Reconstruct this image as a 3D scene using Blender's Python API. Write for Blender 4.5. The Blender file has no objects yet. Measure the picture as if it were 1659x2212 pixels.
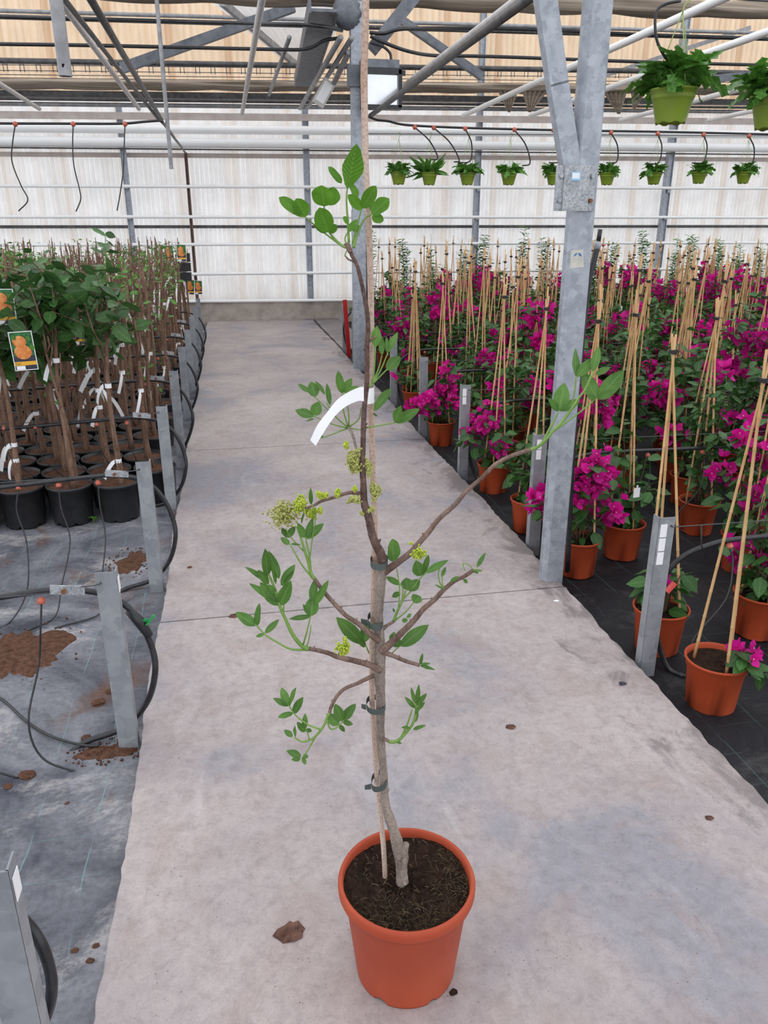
import bpy, math, random
from mathutils import Vector, Matrix, Euler
R = math.radians
scene = bpy.context.scene
COL = scene.collection

# ------------------------------------------------------------------ camera
F = 1680.0; CX, CY = 829.5, 1106.0; CAMH = 1.6
PITCH = R(20.3); YAW = R(11.0)
cam_d = bpy.data.cameras.new('camera'); cam = bpy.data.objects.new('camera', cam_d)
COL.objects.link(cam); scene.camera = cam
cam_d.sensor_fit = 'HORIZONTAL'; cam_d.sensor_width = 36.0; cam_d.lens = 36.0 * F / 1659.0
cam_d.clip_start = 0.05; cam_d.clip_end = 200
cam.location = (0, 0, CAMH)
cam.rotation_euler = (R(90) - PITCH, 0, -YAW)

# ------------------------------------------------------------------ sky and exposure
world = bpy.data.worlds.new('world'); scene.world = world
world.use_nodes = True
bg = world.node_tree.nodes['Background']
bg.inputs[0].default_value = (0.93, 0.96, 1.0, 1); bg.inputs[1].default_value = 1.0
vs = scene.view_settings
vs.view_transform = 'Standard'; vs.look = 'None'; vs.gamma = 1.0; vs.use_curve_mapping = False
vs.exposure = 0.62

# ------------------------------------------------------------------ measuring helpers (surveyed sight lines -> world points)
FW = Vector((math.sin(YAW)*math.cos(PITCH), math.cos(YAW)*math.cos(PITCH), -math.sin(PITCH)))
RT = Vector((math.cos(YAW), -math.sin(YAW), 0)); UP = RT.cross(FW)
FH = Vector((math.sin(YAW), math.cos(YAW), 0))
CAM = Vector((0, 0, CAMH))
def ray(x, y): return FW + RT*((x-CX)/F) - UP*((y-CY)/F)
def AT(x, y, Y): r = ray(x, y); return CAM + r*(Y/r.y)
def GZ(x, y, z=0.0): r = ray(x, y); return CAM + r*((z-CAMH)/r.z)
def AD(x, y, d): r = ray(x, y); return CAM + r*(d/r.dot(FH))
def lin(c): c /= 255.0; return c/12.92 if c <= 0.04045 else ((c+0.055)/1.055)**2.4
def S(r, g, b, k=1.0): return (lin(r)*k, lin(g)*k, lin(b)*k, 1)

# ------------------------------------------------------------------ materials
def newmat(name):
    m = bpy.data.materials.new(name); m.use_nodes = True
    nt = m.node_tree; b = nt.nodes['Principled BSDF']
    return m, nt, b
def N(nt, t, **kw):
    n = nt.nodes.new(t)
    for k, v in kw.items(): setattr(n, k, v)
    return n
def ramp(nt, fac, stops):
    r = N(nt, 'ShaderNodeValToRGB'); e = r.color_ramp.elements
    while len(e) < len(stops): e.new(0.5)
    for el, (p, c) in zip(e, stops): el.position = p; el.color = c if len(c) == 4 else (*c, 1)
    nt.links.new(fac, r.inputs[0]); return r.outputs[0]
def coord(nt, kind='Object', scale=(1,1,1)):
    if kind == 'World': o = N(nt, 'ShaderNodeNewGeometry').outputs['Position']
    else: o = N(nt, 'ShaderNodeTexCoord').outputs[kind]
    mp = N(nt, 'ShaderNodeMapping'); mp.inputs['Scale'].default_value = scale
    nt.links.new(o, mp.inputs[0]); return mp.outputs[0]
def noise(nt, co, scale, detail=4, rough=0.55, dist=0.0):
    n = N(nt, 'ShaderNodeTexNoise'); n.inputs['Scale'].default_value = scale
    n.inputs['Detail'].default_value = detail; n.inputs['Roughness'].default_value = rough
    n.inputs['Distortion'].default_value = dist
    nt.links.new(co, n.inputs['Vector']); return n.outputs[0]
def mix(nt, fac, a, b, mode='MIX'):
    m = N(nt, 'ShaderNodeMix', data_type='RGBA', blend_type=mode)
    for s, v in ((0, fac), (6, a), (7, b)):
        if hasattr(v, 'links') or isinstance(v, bpy.types.NodeSocket): nt.links.new(v, m.inputs[s])
        else: m.inputs[s].default_value = v
    return m.outputs[2]
def math_(nt, op, a, b=None):
    m = N(nt, 'ShaderNodeMath', operation=op)
    for i, v in enumerate((a, b)):
        if v is None: continue
        if isinstance(v, bpy.types.NodeSocket): nt.links.new(v, m.inputs[i])
        else: m.inputs[i].default_value = v
    return m.outputs[0]
def bump(nt, b, h, strength=0.3, dist=0.01):
    n = N(nt, 'ShaderNodeBump'); n.inputs['Strength'].default_value = strength; n.inputs['Distance'].default_value = dist
    nt.links.new(h, n.inputs['Height']); nt.links.new(n.outputs[0], b.inputs['Normal'])
def simple(name, c1, c2=None, scale=8.0, rough=0.6, metal=0.0, bmp=0.0, stretch=(1,1,1), spec=0.5, lo=0.35, hi=0.65, vary=0.0):
    m, nt, b = newmat(name)
    b.inputs['Roughness'].default_value = rough; b.inputs['Metallic'].default_value = metal
    b.inputs['Specular IOR Level'].default_value = spec
    co = coord(nt, 'Object', stretch); n = noise(nt, co, scale)
    col = ramp(nt, n, [(lo, c1), (hi, c2 or c1)])
    if vary:
        oi = N(nt, 'ShaderNodeObjectInfo'); hsv = N(nt, 'ShaderNodeHueSaturation')
        v = math_(nt, 'ADD', math_(nt, 'MULTIPLY', oi.outputs['Random'], vary*2), 1-vary)
        nt.links.new(v, hsv.inputs['Value']); nt.links.new(col, hsv.inputs['Color']); col = hsv.outputs[0]
    nt.links.new(col, b.inputs['Base Color'])
    if bmp: bump(nt, b, n, bmp)
    return m
def leafmat(name, c1, c2, rib, trans=0.3, rough=0.45, vary=0.15, veins=0.0):
    m, nt, b = newmat(name); out = nt.nodes['Material Output']
    b.inputs['Roughness'].default_value = rough; b.inputs['Specular IOR Level'].default_value = 0.35
    n = noise(nt, coord(nt, 'Object'), 22.0, 3)
    col = ramp(nt, n, [(0.35, c1), (0.65, c2)])
    uv = N(nt, 'ShaderNodeUVMap'); sx = N(nt, 'ShaderNodeSeparateXYZ'); nt.links.new(uv.outputs[0], sx.inputs[0])
    d = math_(nt, 'ABSOLUTE', math_(nt, 'SUBTRACT', sx.outputs[0], 0.5))
    rb = ramp(nt, d, [(0.02, (1,1,1,1)), (0.075, (0,0,0,1))])
    fac = math_(nt, 'MULTIPLY', rb, 0.45)
    col = mix(nt, fac, col, rib)
    if veins:
        v = math_(nt, 'SINE', math_(nt, 'MULTIPLY', math_(nt, 'SUBTRACT', sx.outputs[1], math_(nt, 'MULTIPLY', d, 0.45)), 62.0))
        vr = ramp(nt, v, [(0.80, (0,0,0,1)), (0.98, (1,1,1,1))])
        col = mix(nt, math_(nt, 'MULTIPLY', vr, veins), col, rib)
        bump(nt, b, v, 0.25, 0.0012)
    oi = N(nt, 'ShaderNodeObjectInfo'); hsv = N(nt, 'ShaderNodeHueSaturation')
    v = math_(nt, 'ADD', math_(nt, 'MULTIPLY', oi.outputs['Random'], vary*2), 1-vary)
    nt.links.new(v, hsv.inputs['Value']); nt.links.new(col, hsv.inputs['Color']); col = hsv.outputs[0]
    nt.links.new(col, b.inputs['Base Color'])
    t = N(nt, 'ShaderNodeBsdfTranslucent'); nt.links.new(col, t.inputs[0])
    mx = N(nt, 'ShaderNodeMixShader'); mx.inputs[0].default_value = trans
    nt.links.new(b.outputs[0], mx.inputs[1]); nt.links.new(t.outputs[0], mx.inputs[2]); nt.links.new(mx.outputs[0], out.inputs[0])
    return m

def concrete():
    m, nt, b = newmat('worn_concrete'); b.inputs['Roughness'].default_value = 0.58; b.inputs['Specular IOR Level'].default_value = 0.5
    co = coord(nt, 'World')
    big = noise(nt, co, 1.1, 6, 0.6, 0.4); mid = noise(nt, co, 5.5, 8, 0.65, 0.6); fine = noise(nt, co, 170, 3, 0.6)
    base = ramp(nt, big, [(0.37, (0.255,0.256,0.280,1)), (0.46, (0.345,0.318,0.312,1)), (0.56, (0.40,0.358,0.342,1)), (0.68, (0.455,0.42,0.405,1))])
    br = ramp(nt, mid, [(0.48, (0,0,0,1)), (0.70, (1,1,1,1))])
    c = mix(nt, math_(nt, 'MULTIPLY', br, 0.48), base, (0.30, 0.225, 0.20, 1))
    m2 = ramp(nt, noise(nt, coord(nt, 'World', (2.2,0.9,1)), 9.0, 8, 0.75, 1.2), [(0.55, (0,0,0,1)), (0.70, (1,1,1,1))])
    c = mix(nt, math_(nt, 'MULTIPLY', m2, 0.3), c, (0.20, 0.17, 0.165, 1))
    pale = noise(nt, coord(nt, 'World', (1.6,0.7,1)), 2.3, 7, 0.7, 1.0)
    pm = ramp(nt, pale, [(0.56, (0,0,0,1)), (0.76, (1,1,1,1))])
    c = mix(nt, math_(nt, 'MULTIPLY', pm, 0.5), c, (0.50, 0.49, 0.485, 1))
    g = ramp(nt, fine, [(0.30, (0.90,0.90,0.90,1)), (0.5, (1,1,1,1)), (0.72, (1.05,1.05,1.05,1))])
    c = mix(nt, 1.0, c, g, 'MULTIPLY')
    gr = noise(nt, co, 26, 9, 0.78, 0.4)
    c = mix(nt, 1.0, c, ramp(nt, gr, [(0.34, (0.80,0.79,0.79,1)), (0.50, (1,1,1,1)), (0.66, (1.12,1.12,1.12,1))]), 'MULTIPLY')
    # dark specks of soil
    vo = N(nt, 'ShaderNodeTexVoronoi'); vo.inputs['Scale'].default_value = 55; vo.inputs['Randomness'].default_value = 1.0
    nt.links.new(co, vo.inputs['Vector'])
    sp = ramp(nt, vo.outputs['Distance'], [(0.07, (1,1,1,1)), (0.12, (0,0,0,1))])
    gate = ramp(nt, noise(nt, co, 6.1, 4), [(0.46, (0,0,0,1)), (0.58, (1,1,1,1))])
    c = mix(nt, math_(nt, 'MULTIPLY', math_(nt, 'MULTIPLY', sp, gate), 0.75), c, (0.07, 0.045, 0.035, 1))
    # wet, darker concrete towards the planted edge on the right
    sx = N(nt, 'ShaderNodeSeparateXYZ'); nt.links.new(N(nt, 'ShaderNodeNewGeometry').outputs['Position'], sx.inputs[0])
    ed = math_(nt, 'ADD', sx.outputs[0], math_(nt, 'MULTIPLY', math_(nt, 'SUBTRACT', noise(nt, coord(nt, 'World', (1, 0.6, 1)), 4.5, 7, 0.7, 0.6), 0.5), 1.5))
    em = ramp(nt, math_(nt, 'SUBTRACT', ed, 0.87), [(0.50, (0,0,0,1)), (0.64, (1,1,1,1))])
    c = mix(nt, math_(nt, 'MULTIPLY', em, 0.62), c, (0.115, 0.105, 0.10, 1))
    # hairline scratches
    sc = noise(nt, coord(nt, 'World', (14, 1.2, 1)), 1.6, 8, 0.75, 1.5)
    sm = ramp(nt, sc, [(0.497, (0,0,0,1)), (0.502, (1,1,1,1)), (0.507, (0,0,0,1))])
    c = mix(nt, math_(nt, 'MULTIPLY', math_(nt, 'MULTIPLY', sm, br), 0.4), c, (0.16, 0.12, 0.10, 1))
    c = mix(nt, 1.0, c, (1.0, 0.955, 0.98, 1), 'MULTIPLY')
    nt.links.new(c, b.inputs['Base Color'])
    bump(nt, b, mix(nt, 0.3, mid, fine), 0.15, 0.003)
    return m
def ground_fabric(name, dark, light, lime, soilamt, lines=0.5):
    m, nt, b = newmat(name); b.inputs['Roughness'].default_value = 0.6; b.inputs['Specular IOR Level'].default_value = 0.3
    co = coord(nt, 'World')
    n1 = noise(nt, co, 2.6, 7, 0.62, 0.8); n2 = noise(nt, co, 1.5, 5, 0.6, 0.5); n3 = noise(nt, co, 60, 4, 0.7)
    c = ramp(nt, n1, [(0.34, dark), (0.62, light)])
    lm = ramp(nt, noise(nt, coord(nt, 'World', (1,1.3,1)), 2.0, 9, 0.78, 0.3), [(0.54, (0,0,0,1)), (0.64, (1,1,1,1))])
    c = mix(nt, math_(nt, 'MULTIPLY', lm, lime), c, (0.52, 0.49, 0.48, 1))
    so = ramp(nt, n2, [(0.57, (0,0,0,1)), (0.66, (1,1,1,1))])
    c = mix(nt, math_(nt, 'MULTIPLY', so, soilamt), c, (0.13, 0.066, 0.044, 1))
    g = ramp(nt, n3, [(0.3, (0.7,0.7,0.7,1)), (0.6, (1.05,1.05,1.05,1))])
    c = mix(nt, 1.0, c, g, 'MULTIPLY')
    if lines:
        wob = N(nt, 'ShaderNodeVectorMath', operation='ADD'); nz = N(nt, 'ShaderNodeTexNoise'); nz.inputs['Scale'].default_value = 2.2
        nt.links.new(co, nz.inputs['Vector'])
        sc = N(nt, 'ShaderNodeVectorMath', operation='SCALE'); sc.inputs['Scale'].default_value = 0.055
        nt.links.new(nz.outputs['Color'], sc.inputs[0]); nt.links.new(co, wob.inputs[0]); nt.links.new(sc.outputs[0], wob.inputs[1])
        sx = N(nt, 'ShaderNodeSeparateXYZ'); nt.links.new(wob.outputs[0], sx.inputs[0])
        msk = None
        for ax, per, wd in ((0, 0.172, 0.011), (1, 0.152, 0.008)):
            fr = math_(nt, 'FRACT', math_(nt, 'DIVIDE', math_(nt, 'ADD', sx.outputs[ax], 10.0), per))
            l = math_(nt, 'LESS_THAN', math_(nt, 'ABSOLUTE', math_(nt, 'SUBTRACT', fr, 0.5)), wd)
            msk = l if msk is None else math_(nt, 'MAXIMUM', msk, math_(nt, 'MULTIPLY', l, 0.6))
        c = mix(nt, math_(nt, 'MULTIPLY', math_(nt, 'MULTIPLY', msk, ramp(nt, noise(nt, co, 3.7, 4), [(0.42, (0,0,0,1)), (0.58, (1,1,1,1))])), lines), c, (0.17, 0.36, 0.34, 1))
    nt.links.new(c, b.inputs['Base Color'])
    bump(nt, b, n1, 0.5, 0.02)
    return m
def corrugated(name, white, stain, amt, seam, trans=0.28, streak=1.0):
    m = bpy.data.materials.new(name); m.use_nodes = True; nt = m.node_tree; nt.nodes.clear()
    out = N(nt, 'ShaderNodeOutputMaterial')
    n = noise(nt, coord(nt, 'World', (3.2, 1, 0.10)), 2.4, 6, 0.6)
    c = mix(nt, math_(nt, 'MULTIPLY', ramp(nt, n, [(0.45, (0,0,0,1)), (0.68, (1,1,1,1))]), amt), white, stain)
    n2 = noise(nt, coord(nt, 'World', (1, 1, 0.5)), 5.0, 5, 0.6)
    c = mix(nt, 1.0, c, ramp(nt, n2, [(0.3, (0.88,0.88,0.88,1)), (0.6, (1,1,1,1))]), 'MULTIPLY')
    uv = N(nt, 'ShaderNodeUVMap'); sx = N(nt, 'ShaderNodeSeparateXYZ'); nt.links.new(uv.outputs[0], sx.inputs[0])
    sm = ramp(nt, sx.outputs[0], [(0.10, (1,1,1,1)), (0.16, (0,0,0,1))])
    c = mix(nt, math_(nt, 'MULTIPLY', sm, seam), c, stain)
    d = N(nt, 'ShaderNodeBsdfDiffuse'); t = N(nt, 'ShaderNodeBsdfTranslucent')
    nt.links.new(c, d.inputs[0]); nt.links.new(c, t.inputs[0])
    mx = N(nt, 'ShaderNodeMixShader'); mx.inputs[0].default_value = trans
    nt.links.new(d.outputs[0], mx.inputs[1]); nt.links.new(t.outputs[0], mx.inputs[2])
    nt.links.new(mx.outputs[0], out.inputs[0]); return m
def galvanised(name, a=(0.255,0.28,0.325,1), b_=(0.43,0.46,0.51,1), scale=34, metal=0.35):
    m, nt, b = newmat(name); b.inputs['Roughness'].default_value = 0.48; b.inputs['Metallic'].default_value = metal
    co = coord(nt, 'World'); vo = N(nt, 'ShaderNodeTexVoronoi'); vo.inputs['Scale'].default_value = scale
    dn = N(nt, 'ShaderNodeTexNoise'); dn.inputs['Scale'].default_value = scale*1.6; dn.inputs['Detail'].default_value = 3; nt.links.new(co, dn.inputs['Vector'])
    ds = N(nt, 'ShaderNodeVectorMath', operation='SCALE'); ds.inputs['Scale'].default_value = 1.3/scale; nt.links.new(dn.outputs['Color'], ds.inputs[0])
    da = N(nt, 'ShaderNodeVectorMath', operation='ADD'); nt.links.new(co, da.inputs[0]); nt.links.new(ds.outputs[0], da.inputs[1])
    nt.links.new(da.outputs[0], vo.inputs['Vector'])
    sx = N(nt, 'ShaderNodeSeparateColor'); nt.links.new(vo.outputs['Color'], sx.inputs[0])
    n = noise(nt, co, 14, 6, 0.65, 0.8)
    f = math_(nt, 'ADD', math_(nt, 'MULTIPLY', sx.outputs[0], 0.34), math_(nt, 'MULTIPLY', n, 0.85))
    nt.links.new(ramp(nt, f, [(0.3, a), (0.8, b_)]), b.inputs['Base Color']); return m
def soilmat(name, c1, c2, fleck):
    m, nt, b = newmat(name); b.inputs['Roughness'].default_value = 0.95; b.inputs['Specular IOR Level'].default_value = 0.1
    co = coord(nt, 'World'); n = noise(nt, co, 45, 6, 0.75); n2 = noise(nt, co, 7, 3)
    c = ramp(nt, n, [(0.35, c1), (0.7, c2)])
    c = mix(nt, ramp(nt, n2, [(0.5, (0,0,0,1)), (0.7, (0.55,0.55,0.55,1))]), c, fleck)
    nt.links.new(c, b.inputs['Base Color']); bump(nt, b, n, 0.9, 0.01); return m
def bark(name, a, b_, rough=0.85, scale=40, st=(1,1,0.25)):
    m, nt, b = newmat(name); b.inputs['Roughness'].default_value = rough; b.inputs['Specular IOR Level'].default_value = 0.25
    co = coord(nt, 'World', st); n = noise(nt, co, scale, 6, 0.7, 0.5); n2 = noise(nt, coord(nt, 'World'), 220, 2)
    c = ramp(nt, n, [(0.33, a), (0.66, b_)])
    c = mix(nt, 1.0, c, ramp(nt, n2, [(0.35, (0.72,0.7,0.68,1)), (0.55, (1,1,1,1))]), 'MULTIPLY')
    nt.links.new(c, b.inputs['Base Color']); bump(nt, b, n, 0.55, 0.004); return m
def stripes_mat(name):     # pleated shade screen
    m, nt, b = newmat(name); b.inputs['Roughness'].default_value = 0.9; b.inputs['Specular IOR Level'].default_value = 0.1
    n = noise(nt, coord(nt, 'World', (0.25, 6, 9)), 3.0, 5, 0.6)
    nt.links.new(ramp(nt, n, [(0.3, (0.20,0.155,0.12,1)), (0.7, (0.46,0.39,0.32,1))]), b.inputs['Base Color'])
    bump(nt, b, n, 0.5, 0.02); return m

M = {}
M['concrete'] = concrete()
M['curb'] = simple('curb_concrete', (0.36,0.31,0.27,1), (0.50,0.45,0.40,1), 6, 0.85, bmp=0.3)
M['fabL'] = ground_fabric('weathered_ground_cover', (0.050,0.053,0.072,1), (0.22,0.22,0.25,1), 0.6, 0.9, 0.5)
M['fabR'] = ground_fabric('black_ground_cover', (0.0055,0.0055,0.008,1), (0.016,0.016,0.020,1), 0.06, 0.10, 0.18)
M['sheet_low'] = corrugated('pale_corrugated_sheet', (0.90,0.885,0.875,1), (0.70,0.58,0.47,1), 0.30, 0.36, 0.45)
M['sheet_top'] = corrugated('cream_corrugated_sheet', (0.88,0.72,0.545,1), (0.56,0.31,0.15,1), 0.32, 0.4, 0.45)
M['galv'] = galvanised('galvanised_steel')
M['galv_plate'] = galvanised('spangled_zinc_plate', (0.20,0.21,0.23,1), (0.5,0.52,0.55,1), 160, 0.3)
M['galv_post'] = galvanised('dull_zinc_angle', (0.22,0.235,0.26,1), (0.34,0.36,0.385,1), 18, 0.25)
M['greybeam'] = simple('dark_grey_steel', (0.115,0.125,0.15,1), (0.19,0.2,0.225,1), 12, 0.5, 0.2)  # steel in a dark grey tone: braces, valley gutter, bracket, lamp gear box
M['darkpipe'] = simple('dark_pipe', (0.055,0.053,0.055,1), (0.11,0.105,0.105,1), 14, 0.5, 0.2)
M['greypipe'] = simple('grey_pipe', (0.24,0.24,0.25,1), (0.36,0.36,0.37,1), 14, 0.5, 0.2)
M['whitepipe'] = simple('white_painted_pipe', (0.92,0.92,0.92,1), (0.95,0.95,0.95,1), 4, 0.35)
M['dustpipe'] = simple('dusty_white_pipe', (0.56,0.53,0.52,1), (0.70,0.68,0.67,1), 9, 0.55)
M['beige'] = simple('beige_beam', (0.43,0.36,0.33,1), (0.52,0.46,0.43,1), 6, 0.7)
M['screen'] = stripes_mat('shade_screen')
M['black'] = simple('black_plastic', (0.012,0.012,0.014,1), (0.022,0.022,0.025,1), 20, 0.38, vary=0.2)
M['hose'] = simple('black_hose', (0.013,0.013,0.016,1), (0.03,0.03,0.034,1), 30, 0.35)
M['terra'] = simple('terracotta_plastic', (0.40,0.060,0.020,1), (0.46,0.078,0.028,1), 5, 0.55, spec=0.25, vary=0.06)
M['terra_big'] = simple('terracotta_plastic_large', (0.37,0.060,0.027,1), (0.43,0.080,0.037,1), 5, 0.55, spec=0.25)
M['lime'] = simple('green_plastic', (0.185,0.27,0.026,1), (0.22,0.315,0.035,1), 5, 0.42, vary=0.06)
M['soil'] = soilmat('dark_compost', (0.012,0.008,0.006,1), (0.055,0.030,0.020,1), (0.045,0.022,0.013,1))
M['soilred'] = soilmat('red_brown_soil', (0.065,0.031,0.021,1), (0.20,0.105,0.070,1), (0.16,0.078,0.050,1))
M['bark_grey'] = bark('pale_grey_bark', (0.16,0.125,0.105,1), (0.37,0.305,0.265,1))
M['bark_brown'] = bark('red_brown_bark', (0.11,0.068,0.056,1), (0.28,0.19,0.155,1), 0.75)
M['bark_dark'] = bark('dark_rough_bark', (0.055,0.032,0.028,1), (0.20,0.125,0.105,1), 0.8, 110, (1,1,0.5))
M['bark_kaki'] = bark('orchard_bark', (0.10,0.056,0.038,1), (0.29,0.178,0.125,1))
M['stake'] = bark('pale_stake_wood', (0.47,0.31,0.235,1), (0.66,0.53,0.455,1), 0.75, 30, (1,1,0.12))
M['cane'] = simple('bamboo_cane', (0.52,0.30,0.125,1), (0.66,0.43,0.215,1), 9, 0.5, stretch=(1,1,0.2), vary=0.14)
M['tie'] = simple('grey_green_tape', (0.050,0.066,0.062,1), (0.085,0.105,0.10,1), 20, 0.7)
M['paper'] = simple('white_paper_tag', (0.84,0.84,0.86,1), (0.88,0.88,0.90,1), 10, 0.6)
M['leaf_pist'] = leafmat('fresh_green_leaf', (0.062,0.165,0.024,1), (0.115,0.25,0.045,1), (0.20,0.33,0.11,1), 0.3, 0.42, 0.15, 0.15)
M['leaf_big'] = leafmat('broad_green_leaf', (0.075,0.21,0.012,1), (0.115,0.29,0.022,1), (0.17,0.34,0.06,1), 0.35, 0.38, 0.1, 0.12)
M['shoot'] = simple('green_shoot', (0.13,0.25,0.04,1), (0.20,0.34,0.075,1), 30, 0.5)
M['flower_olive'] = simple('olive_flower', (0.26,0.28,0.055,1), (0.52,0.53,0.17,1), 160, 0.7, lo=0.3, hi=0.6)
M['flower_lime'] = simple('lime_flower', (0.28,0.38,0.015,1), (0.52,0.60,0.07,1), 160, 0.7, lo=0.3, hi=0.6)
M['leaf_kaki'] = leafmat('dark_glossy_leaf', (0.036,0.10,0.026,1), (0.080,0.18,0.050,1), (0.15,0.27,0.09,1), 0.25, 0.30, 0.35)
M['leaf_kaki2'] = leafmat('light_young_leaf', (0.07,0.20,0.03,1), (0.13,0.30,0.05,1), (0.2,0.38,0.1,1), 0.3, 0.4, 0.25)
M['leaf_boug'] = leafmat('deep_green_leaf', (0.025,0.085,0.019,1), (0.062,0.16,0.037,1), (0.12,0.24,0.075,1), 0.24, 0.41, 0.3)
M['bract'] = leafmat('magenta_bract', (0.56,0.006,0.22,1), (0.76,0.012,0.37,1), (0.70,0.012,0.34,1), 0.38, 0.6, 0.22)
M['bractc'] = simple('cream_flower_centre', (0.8,0.78,0.6,1), None, 10, 0.6)
M['twig'] = simple('bougainvillea_twig', (0.06,0.035,0.02,1), (0.12,0.08,0.04,1), 20, 0.8)
M['leaf_cactus'] = leafmat('trailing_cactus_leaf', (0.045,0.15,0.02,1), (0.11,0.28,0.04,1), (0.15,0.32,0.07,1), 0.25, 0.38, 0.25)
M['wiregreen'] = simple('green_hanger_cord', (0.30,0.38,0.12,1), (0.36,0.45,0.16,1), 10, 0.5)
M['dripred'] = simple('terracotta_dripper', (0.52,0.12,0.075,1), (0.62,0.17,0.11,1), 10, 0.5)
M['wire'] = simple('steel_wire', (0.10,0.10,0.11,1), None, 10, 0.4, 0.6)
M['rust'] = simple('rusty_bolt', (0.16,0.06,0.03,1), (0.3,0.13,0.07,1), 60, 0.8, 0.3)
M['redpaint'] = simple('red_paint', (0.36,0.012,0.012,1), (0.46,0.02,0.02,1), 5, 0.4)
M['glass'] = simple('lamp_glass', (0.62,0.64,0.68,1), (0.72,0.74,0.78,1), 3, 0.08, 0.85)
M['lampgrey'] = simple('pale_lamp_cover', (0.55,0.53,0.50,1), (0.65,0.63,0.6,1), 5, 0.4)
M['debris'] = simple('dry_brown_debris', (0.06,0.025,0.018,1), (0.16,0.08,0.055,1), 40, 0.95)
M['straw'] = simple('straw_flecks', (0.12,0.08,0.045,1), (0.30,0.23,0.15,1), 40, 0.9)
M['moss'] = simple('moss_flecks', (0.03,0.022,0.008,1), (0.085,0.062,0.026,1), 40, 0.95)
M['gtap'] = simple('green_tap', (0.015,0.25,0.06,1), (0.02,0.33,0.09,1), 9, 0.4)
M['rtap'] = simple('red_tap', (0.65,0.06,0.06,1), (0.75,0.12,0.10,1), 9, 0.4)
M['blue'] = simple('blue_print', (0.02,0.16,0.42,1), None, 9, 0.5)
M['skyblue'] = simple('pale_blue_print', (0.30,0.58,0.85,1), None, 9, 0.5)
M['grimy'] = simple('grimy_sticker', (0.50,0.49,0.44,1), (0.62,0.60,0.54,1), 25, 0.7)
M['cardgreen'] = simple('card_green_print', (0.004,0.05,0.010,1), (0.03,0.20,0.05,1), 45, 0.4)
M['cardorange'] = simple('card_orange_print', (0.62,0.16,0.02,1), (0.78,0.33,0.10,1), 30, 0.4)
M['cardyellow'] = simple('card_yellow_print', (0.78,0.42,0.03,1), None, 30, 0.4)
M['carddark'] = simple('card_dark_print', (0.012,0.012,0.03,1), (0.04,0.04,0.06,1), 40, 0.4)
M['roofsheet'] = corrugated('roof_glazing', (0.88,0.91,0.96,1), (0.7,0.75,0.82,1), 0.2, 0.1, 0.6)
M['plastic_bag'] = simple('grey_plastic_wrap', (0.26,0.26,0.29,1), (0.5,0.5,0.53,1), 18, 0.3)

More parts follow.
